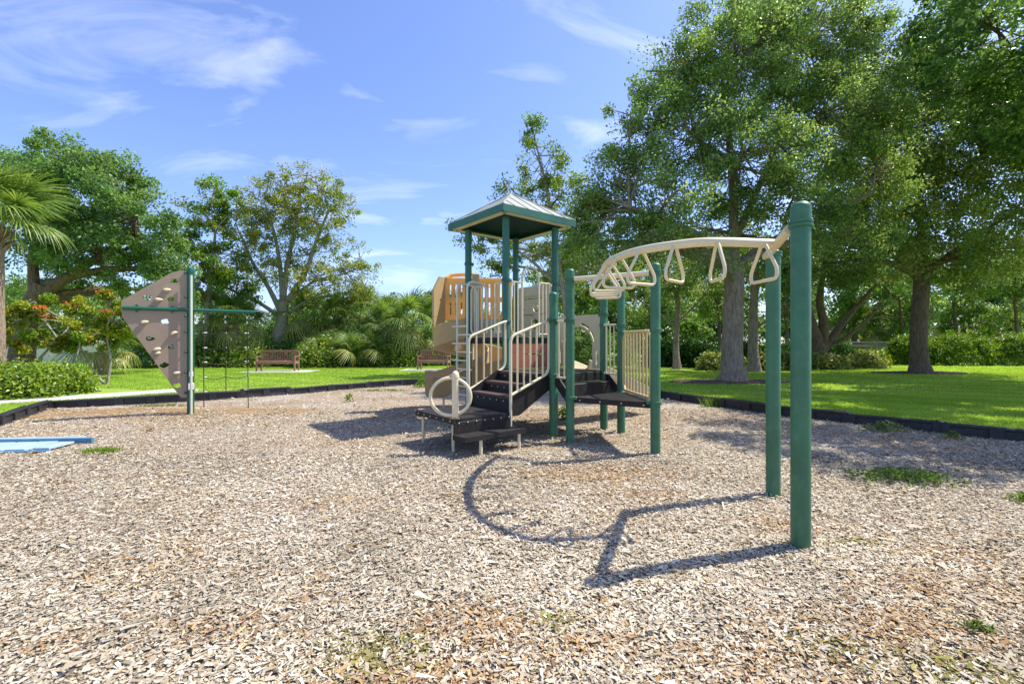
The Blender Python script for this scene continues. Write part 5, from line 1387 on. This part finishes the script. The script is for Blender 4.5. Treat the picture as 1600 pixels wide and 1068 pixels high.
# ---- shrubs and hedges
def shrub(name, label, c, r, n, ls, pal, seed, cat="shrub", group=None, leafm=None, box=False, asp=0.5, crad=0.22, updir=0.5, stems=5):
    rg = np.random.default_rng(seed); r_ = random.Random(seed)
    t = thing(name, label, cat, (c[0], c[1], LAWN), 0, group)
    m_ = max(30, n // 22)
    d = rg.normal(size=(m_, 3))
    if box:
        pw = 0.7; d = np.sign(d) * np.abs(d) ** pw
    pe = box if box else 2
    d /= (np.abs(d) ** pe).sum(1)[:, None] ** (1 / pe)
    d[:, 2] = np.abs(d[:, 2]) * 1.0
    if not box: d[:, 2] = d[:, 2] * 0.9 + 0.02
    rad = (rg.uniform(0.72 ** 2, 1.0, m_) ** 0.5)[:, None]
    cen = np.array((c[0], c[1], LAWN)) + d * rad * np.array(r) * np.array((1, 1, 1.0)) * rg.uniform(0.93, 1.05, m_)[:, None]
    k = n // m_
    C = np.repeat(cen, k, 0) + rg.normal(size=(m_ * k, 3)) * crad * 0.55
    C[:, 2] = np.maximum(C[:, 2], LAWN + 0.02)
    pal = np.array(pal)
    h_ = ((C[:, 2] - LAWN) / r[2]).clip(0, 1)
    idx = ((np.repeat(rg.random(m_), k) * 0.5 + rg.random(m_ * k) * 0.5) * len(pal)).astype(int).clip(0, len(pal) - 1)
    col = pal[idx] * rg.uniform(0.78, 1.22, len(C))[:, None]
    P, Fc, cc = leaves_np(C, ls, asp, col, rg, updir, out=np.repeat(d, k, 0))
    link("foliage", mesh_np("foliage", P, Fc, leafm or M_GLOSS, cc), t).matrix_parent_inverse = Matrix.Translation(-t.location)
    mb = MB()
    for s_ in range(stems * 3):
        q = cen[r_.randrange(m_)]
        b_ = Vector((c[0] + (q[0] - c[0]) * 0.5, c[1] + (q[1] - c[1]) * 0.5, LAWN - 0.05)); mb.tube([b_, b_.lerp(Vector(q), 0.55) + Vector((0, 0, .05)), Vector(q)], [0.018, 0.012, 0.005], 5)
    mb.build("stems", M_DARKBARK, t, smooth=60)["kind"] = "stuff"
    return t
HEDGE = [(0.165, 0.277, 0.023), (0.240, 0.352, 0.033), (0.112, 0.210, 0.021), (0.315, 0.405, 0.046), (0.083, 0.165, 0.018)]
shrub("low_hedge", "low bright green leafy hedge mass at the left edge beside the path", (-13.25, 11.6), (2.1, 1.15, 0.68), 24000, 0.095, HEDGE, 201, "hedge", box=3, asp=0.6, crad=0.24)
# flowering shrub with bare stems and red blossoms
def blossoms(t, cl_, rg):
    cs = [c[0] for c in cl_ if c[1][2] > -0.3]
    sel = rg.permutation(len(cs))[:int(len(cs) * 0.30)]
    C = np.repeat(np.array([cs[i] for i in sel]), 42, 0); C = C + rg.normal(size=C.shape) * np.array((0.075, 0.075, 0.035)) + np.array((0, 0, 0.10))
    pal = np.array([(0.72, 0.035, 0.025), (0.78, 0.11, 0.02), (0.62, 0.02, 0.05), (0.75, 0.22, 0.03)])
    col = pal[rg.integers(0, 4, len(C))] * rg.uniform(0.8, 1.1, len(C))[:, None]
    P, Fc, cc = leaves_np(C, 0.062, 0.8, col, rg, 0.2)
    o = link("blossoms", mesh_np("blossoms", P, Fc, M_PETAL, cc), t); o.matrix_parent_inverse = Matrix.Translation(-t.location); o["kind"] = "stuff"
FL = [(0.149, 0.260, 0.022), (0.230, 0.325, 0.030), (0.351, 0.364, 0.036), (0.108, 0.195, 0.022), (0.405, 0.286, 0.036)]
d = 13.2
tree("flowering_shrub", "bushy shrub with red and orange blossoms and thin bare stems above the hedge, left one", (-14.2, d), [([(-14.2, d, 0.1), (-13.9, d, 0.7), (-13.4, d, 1.3), (-13.0, d, 1.7)], 0.05, 0.025), ([(-13.4, d, 0.1), (-13.2, d, 0.5), (-12.7, d, 0.9), (-12.5, d, 1.6)], 0.045, 0.02), ([(-14.6, d, 0.1), (-15.0, d, 0.9), (-15.3, d, 1.6)], 0.045, 0.02)],
    [lobe(30, 510, d, 34, 24), lobe(80, 495, d, 34, 26), lobe(60, 530, d, 30, 16), lobe(110, 515, d, 26, 22), lobe(10, 540, d, 22, 20), lobe(50, 485, d, 30, 16), lobe(0, 500, d, 26, 20), lobe(95, 535, d, 24, 14)], 14000, 0.085, FL, M_PALEBARK, 121, per=9.0, crad=0.20, cat="shrub", leafm=M_GLOSS, extra=blossoms, vis_twigs=0.7)
d = 14.5
tree("flowering_shrub", "bushy shrub with red and orange blossoms between hedge and climbing panel, right one", (-12.9, d), [([(-12.9, d, 0.1), (-12.8, d, 0.8), (-12.9, d, 1.5)], 0.05, 0.025), ([(-13.0, d, 0.1), (-13.5, d, 0.8), (-13.8, d, 1.4)], 0.045, 0.02)],
    [lobe(160, 490, d, 34, 24), lobe(140, 515, d, 30, 22), lobe(185, 505, d, 22, 22), lobe(120, 480, d, 24, 18), lobe(170, 470, d, 18, 12), lobe(155, 525, d + .5, 40, 16), lobe(195, 480, d, 16, 16)], 13000, 0.09, FL, M_PALEBARK, 122, per=9.0, crad=0.20, cat="shrub", leafm=M_GLOSS, extra=blossoms, vis_twigs=0.7)
palm("fan_palm", "small fan palm with stout trunk beside the cream wall", (-16.8, 18.6), 0.95, 0.95, 16, 77, dead=0, tr=0.22, elev=(-30, 60))
DKS = [(0.077, 0.182, 0.037), (0.117, 0.260, 0.046), (0.169, 0.325, 0.059), (0.065, 0.143, 0.033)]
SB = [(-17.0, 25.5, 2.0, 1.3, 1.5, "behind the climbing panel"), (-13.0, 26.2, 1.8, 1.3, 1.6, "behind the left bench"), (-10.6, 25.6, 1.6, 1.2, 1.4, "right of the left bench"), (-8.6, 26.0, 1.9, 1.2, 2.6, "mid hedge, left"), (-6.6, 25.8, 1.7, 1.2, 2.2, "mid hedge, right"), (-4.6, 26.6, 1.9, 1.3, 2.3, "behind the right bench"),
      (-19.5, 24.0, 1.5, 1.2, 2.0, "left of the climbing panel"), (-2.0, 27.0, 2.0, 1.3, 2.0, "behind the spiral slide"), (1.5, 27.5, 2.2, 1.3, 2.2, "behind the stairs"), (5.2, 26.5, 2.2, 1.3, 2.1, "behind the square deck"), (-11.6, 28.6, 3.0, 1.3, 3.3, "tall, behind the half bare tree"), (-7.4, 28.8, 3.0, 1.3, 3.4, "tall, behind the mid hedge"), (-15.8, 28.2, 2.8, 1.2, 3.0, "tall, behind the rope net")]
for i, (px, d_, rx, rz, where) in enumerate(((318, 24.6, 1.3, 1.5, "under the climbing frame's crossbar"), (385, 24.4, 1.2, 1.2, "just left of the left bench"), (495, 24.3, 1.3, 1.3, "right of the left bench"), (532, 25.4, 1.3, 2.0, "behind the low fan palms, left"), (575, 25.2, 1.2, 1.6, "behind the low fan palms, middle"), (618, 24.6, 1.2, 1.0, "left of the right bench"), (470, 28.0, 1.6, 3.2, "high, right of the half bare trunk"), (545, 29.5, 1.8, 3.6, "high, in the middle of the hedge band"), (610, 29.0, 1.8, 3.4, "high, right part of the hedge band"), (355, 28.5, 1.7, 2.8, "high, behind the rope net"))):
    shrub("leafy_shrub", "light green leafy shrub %s" % where, ((px - 800) * d_ / F, d_), (rx, 1.0, rz), 2600, 0.19, BRIGHT + [(0.30, 0.33, 0.06), (0.24, 0.22, 0.05)], 700 + i, group="light green shrubs in the hedge band", crad=0.4, asp=0.4)
for i, (x, y, rx, ry, rz, where) in enumerate(SB):
    shrub("dark_shrub", "dense dark green shrub %s" % where, (x, y), (rx, ry, rz), 4200, 0.17, DKS if i % 2 else DKS + BRIGHT[:2], 220 + i, group="dark shrubs along the lawn's far edge", crad=0.4, asp=0.45)
VAR = [(0.280, 0.336, 0.065), (0.154, 0.224, 0.039), (0.392, 0.406, 0.117), (0.112, 0.168, 0.033)]
for i, (px, d_, rx, where) in enumerate(((1112, 21.6, 0.6, "left of the big oak trunk"), (1186, 21.4, 0.85, "right of the big oak trunk"), (1225, 22.0, 0.7, "between the two nearest posts"), (1290, 22.4, 1.3, "right of the nearest post"), (1352, 23.4, 0.95, "below the railing"))):
    shrub("variegated_shrub", "low yellow-green variegated shrub %s" % where, ((px - 800) * d_ / F, d_), (rx, 0.6, 0.85), 2600, 0.13, VAR, 250 + i, group="low variegated shrubs under the oaks", crad=0.2, asp=0.55)
for i, (px, d_, rx, where) in enumerate(((1085, 24.5, 1.6, "left of the big oak"), (1165, 24.8, 1.5, "behind the big oak"), (1040, 25.0, 1.2, "behind the slatted panel"), (1300, 25.5, 1.2, "behind the variegated shrubs"), (1250, 25.8, 1.6, "behind the two nearest posts"))):
    shrub("fern_clump", "dark green fern clump %s" % where, ((px - 800) * d_ / F, d_), (rx, 0.9, 1.5), 4200, 0.26, [(0.025, 0.08, 0.014), (0.04, 0.12, 0.02), (0.055, 0.145, 0.024)], 260 + i, group="fern clumps under the oaks", crad=0.3, asp=0.18, updir=0.1)
CLIP = [(0.119, 0.239, 0.014), (0.178, 0.302, 0.019), (0.071, 0.164, 0.012), (0.238, 0.340, 0.020)]
for i, (px, d_, rx, rz, where) in enumerate(((1420, 27.2, 1.1, 1.75, "left of the right oak's trunk"), (1498, 26.6, 2.15, 1.90, "directly right of the right oak's trunk"), (1598, 26.4, 1.75, 1.92, "at the right edge"))):
    shrub("clipped_hedge", "rounded clipped green hedge block %s" % where, ((px - 800) * d_ / F, d_), (rx, 1.1, rz), 13000, 0.11, CLIP, 270 + i, "hedge", group="clipped hedge blocks on the right", box=2.3, crad=0.16, asp=0.55)
shrub("leafy_clump", "bright yellow-green grassy clump between railing and hedge", (20.4, 26.5), (1.5, 0.8, 0.85), 3000, 0.28, [(0.16, 0.25, 0.02), (0.22, 0.30, 0.03), (0.10, 0.19, 0.02)], 280, asp=0.14, crad=0.25, updir=0.0)

# ---- mulch rings round the oak trunks
for (x, y, rx, ry, lab) in ((7.3, 15.2, 2.1, 0.75, "dark mulch ring round the big oak"), (17.6, 19.6, 2.1, 0.8, "brown mulch ring round the right oak")):
    mb = MB(); n_ = 40; r_ = random.Random(int(x)); vv = [(x, y, LAWN + 0.09)]; ff = []
    for ring, zz in ((0.55, 0.075), (0.9, 0.05), (1.0, 0.003)):
        for k in range(n_):
            a_ = 2 * math.pi * k / n_; q = ring * (1 + 0.10 * math.sin(3 * a_ + x) + r_.uniform(-.04, .04))
            vv.append((x + rx * q * math.cos(a_), y + ry * q * math.sin(a_), LAWN + zz + (r_.uniform(-.012, .012) if zz > .01 else 0)))
    for k in range(n_): ff.append((0, 1 + k, 1 + (k + 1) % n_))
    for j in range(2):
        for k in range(n_): ff.append((1 + j * n_ + k, 1 + (j + 1) * n_ + k, 1 + (j + 1) * n_ + (k + 1) % n_, 1 + j * n_ + (k + 1) % n_))
    mb.add(vv, ff); tag(mb.build("mulch_ring", M_MULCH), lab, None, None, "structure")

# ---- weeds growing in the chips
def weed(label, c, r, h, n, seed, pal, blade=False, ls=0.045, z=0.0):
    rg = np.random.default_rng(seed)
    q = rg.normal(size=(n, 2)) * 0.5
    ok = (q ** 2).sum(1) < 1.4
    q = q[ok]
    k_ = vnoise(q[:, 0] * 5 + seed * 3, q[:, 1] * 5, 1.0, 31) + 0.5 * vnoise(q[:, 0] * 12, q[:, 1] * 12 + seed, 1.0, 32)
    q = q[k_ + rg.normal(0, 0.12, len(q)) > 0.55 + 0.22 * (q ** 2).sum(1)]; n = len(q)
    x = c[0] + q[:, 0] * r[0]; y = c[1] + q[:, 1] * r[1]
    if blade:
        a_ = rg.uniform(0, 2 * np.pi, n); hh = h * rg.uniform(0.5, 1.2, n); ln = hh * rg.uniform(0.2, 0.9, n)
        B_ = np.stack([x, y, bedz(x, y) + z], -1); sd = np.stack([-np.sin(a_), np.cos(a_), 0 * a_], -1) * ls * 0.5
        T_ = B_ + np.stack([np.cos(a_) * ln, np.sin(a_) * ln, hh], -1)
        P = np.stack([B_ - sd, B_ + sd, T_], 1).reshape(-1, 3); k = (np.arange(n) * 3)[:, None]; Fc = k + np.array([0, 1, 2])
        col = np.repeat(np.array(pal)[rg.integers(0, len(pal), n)] * rg.uniform(.8, 1.2, n)[:, None], 3, 0)
    else:
        fall = np.exp(-((q ** 2).sum(1)) * 1.2)
        C = np.stack([x, y, bedz(x, y) + 0.015 + h * rg.random(n) * fall], -1)
        P, Fc, col = leaves_np(C, ls, 0.6, np.array(pal)[rg.integers(0, len(pal), n)] * rg.uniform(.8, 1.2, n)[:, None], rg, 0.9)
    o = link("weed_patch", mesh_np("weed_patch", P, Fc, M_GRASS, col))
    tag(o, label, "weeds", "weeds growing through the chips", "stuff")
WG = [(0.10, 0.19, 0.03), (0.15, 0.23, 0.04), (0.075, 0.15, 0.03)]
WP = [(0.17, 0.22, 0.09), (0.24, 0.28, 0.15), (0.10, 0.16, 0.05)]
g = ground
weed("wide low green weed patch on the chips right of the nearest post", g(1412, 748), (0.55, 0.30), 0.11, 1800, 1, WP[:1] + WG, ls=0.034)
weed("pale leafed weed clump against the black border on the right", g(1382, 672), (0.38, 0.20), 0.16, 1100, 2, WP, ls=0.04)
weed("small weed close to the border at the right edge", g(1488, 685), (0.16, 0.12), 0.12, 260, 3, WG, ls=0.035)
weed("small bright weed near the lower right corner", g(1528, 981), (0.085, 0.05), 0.04, 300, 4, WG, ls=0.016)
weed("grass tuft at the end of the blue ramp", g(157, 704), (0.26, 0.16), 0.07, 900, 5, [(0.13, 0.24, 0.02), (0.19, 0.29, 0.03)], True, 0.012)
weed("tall grassy weeds by the border behind the second post", g(1120, 634), (0.55, 0.16), 0.24, 260, 6, WG, True, 0.018)
weed("small leafy weed on the chips below the right bench", g(546, 627), (0.13, 0.10), 0.22, 90, 7, [(0.12, 0.24, 0.02)], ls=0.07)
weed("green weeds at the foot of the spiral slide", g(662, 604), (0.35, 0.22), 0.28, 420, 8, [(0.14, 0.27, 0.02), (0.10, 0.20, 0.02)], ls=0.07)
weed("thin yellow-green weed streak near the far border", g(598, 610), (0.9, 0.25), 0.06, 700, 9, [(0.20, 0.26, 0.04), (0.16, 0.22, 0.03)], True, 0.02)
weed("green weeds between the two deck posts", g(880, 654), (0.16, 0.2), 0.26, 240, 10, [(0.05, 0.12, 0.02), (0.08, 0.16, 0.02)], ls=0.06)
weed("mossy grass patch at the bottom edge left of centre", g(612, 1000), (0.16, 0.13), 0.025, 420, 11, [(0.13, 0.13, 0.035), (0.18, 0.17, 0.05)], True, 0.004)
weed("mossy grass patch at the bottom right", g(1450, 1030), (0.22, 0.09), 0.025, 500, 12, [(0.15, 0.15, 0.04), (0.20, 0.19, 0.05)], True, 0.004)
weed("tiny green sprout at the bottom centre", g(838, 1050), (0.02, 0.02), 0.03, 40, 13, WG, True, 0.005)
weed("short grass strip at the foot of the climbing panel", g(250, 633), (0.8, 0.22), 0.04, 900, 14, [(0.20, 0.22, 0.05), (0.14, 0.19, 0.03)], True, 0.014)
weed("green weed at the right edge of the chips", g(1598, 783), (0.10, 0.10), 0.08, 300, 15, [(0.12, 0.22, 0.03)], ls=0.03)
weed("sparse mossy grass behind the nearest post", g(1290, 845), (0.14, 0.06), 0.025, 260, 16, [(0.17, 0.16, 0.05)], True, 0.005)
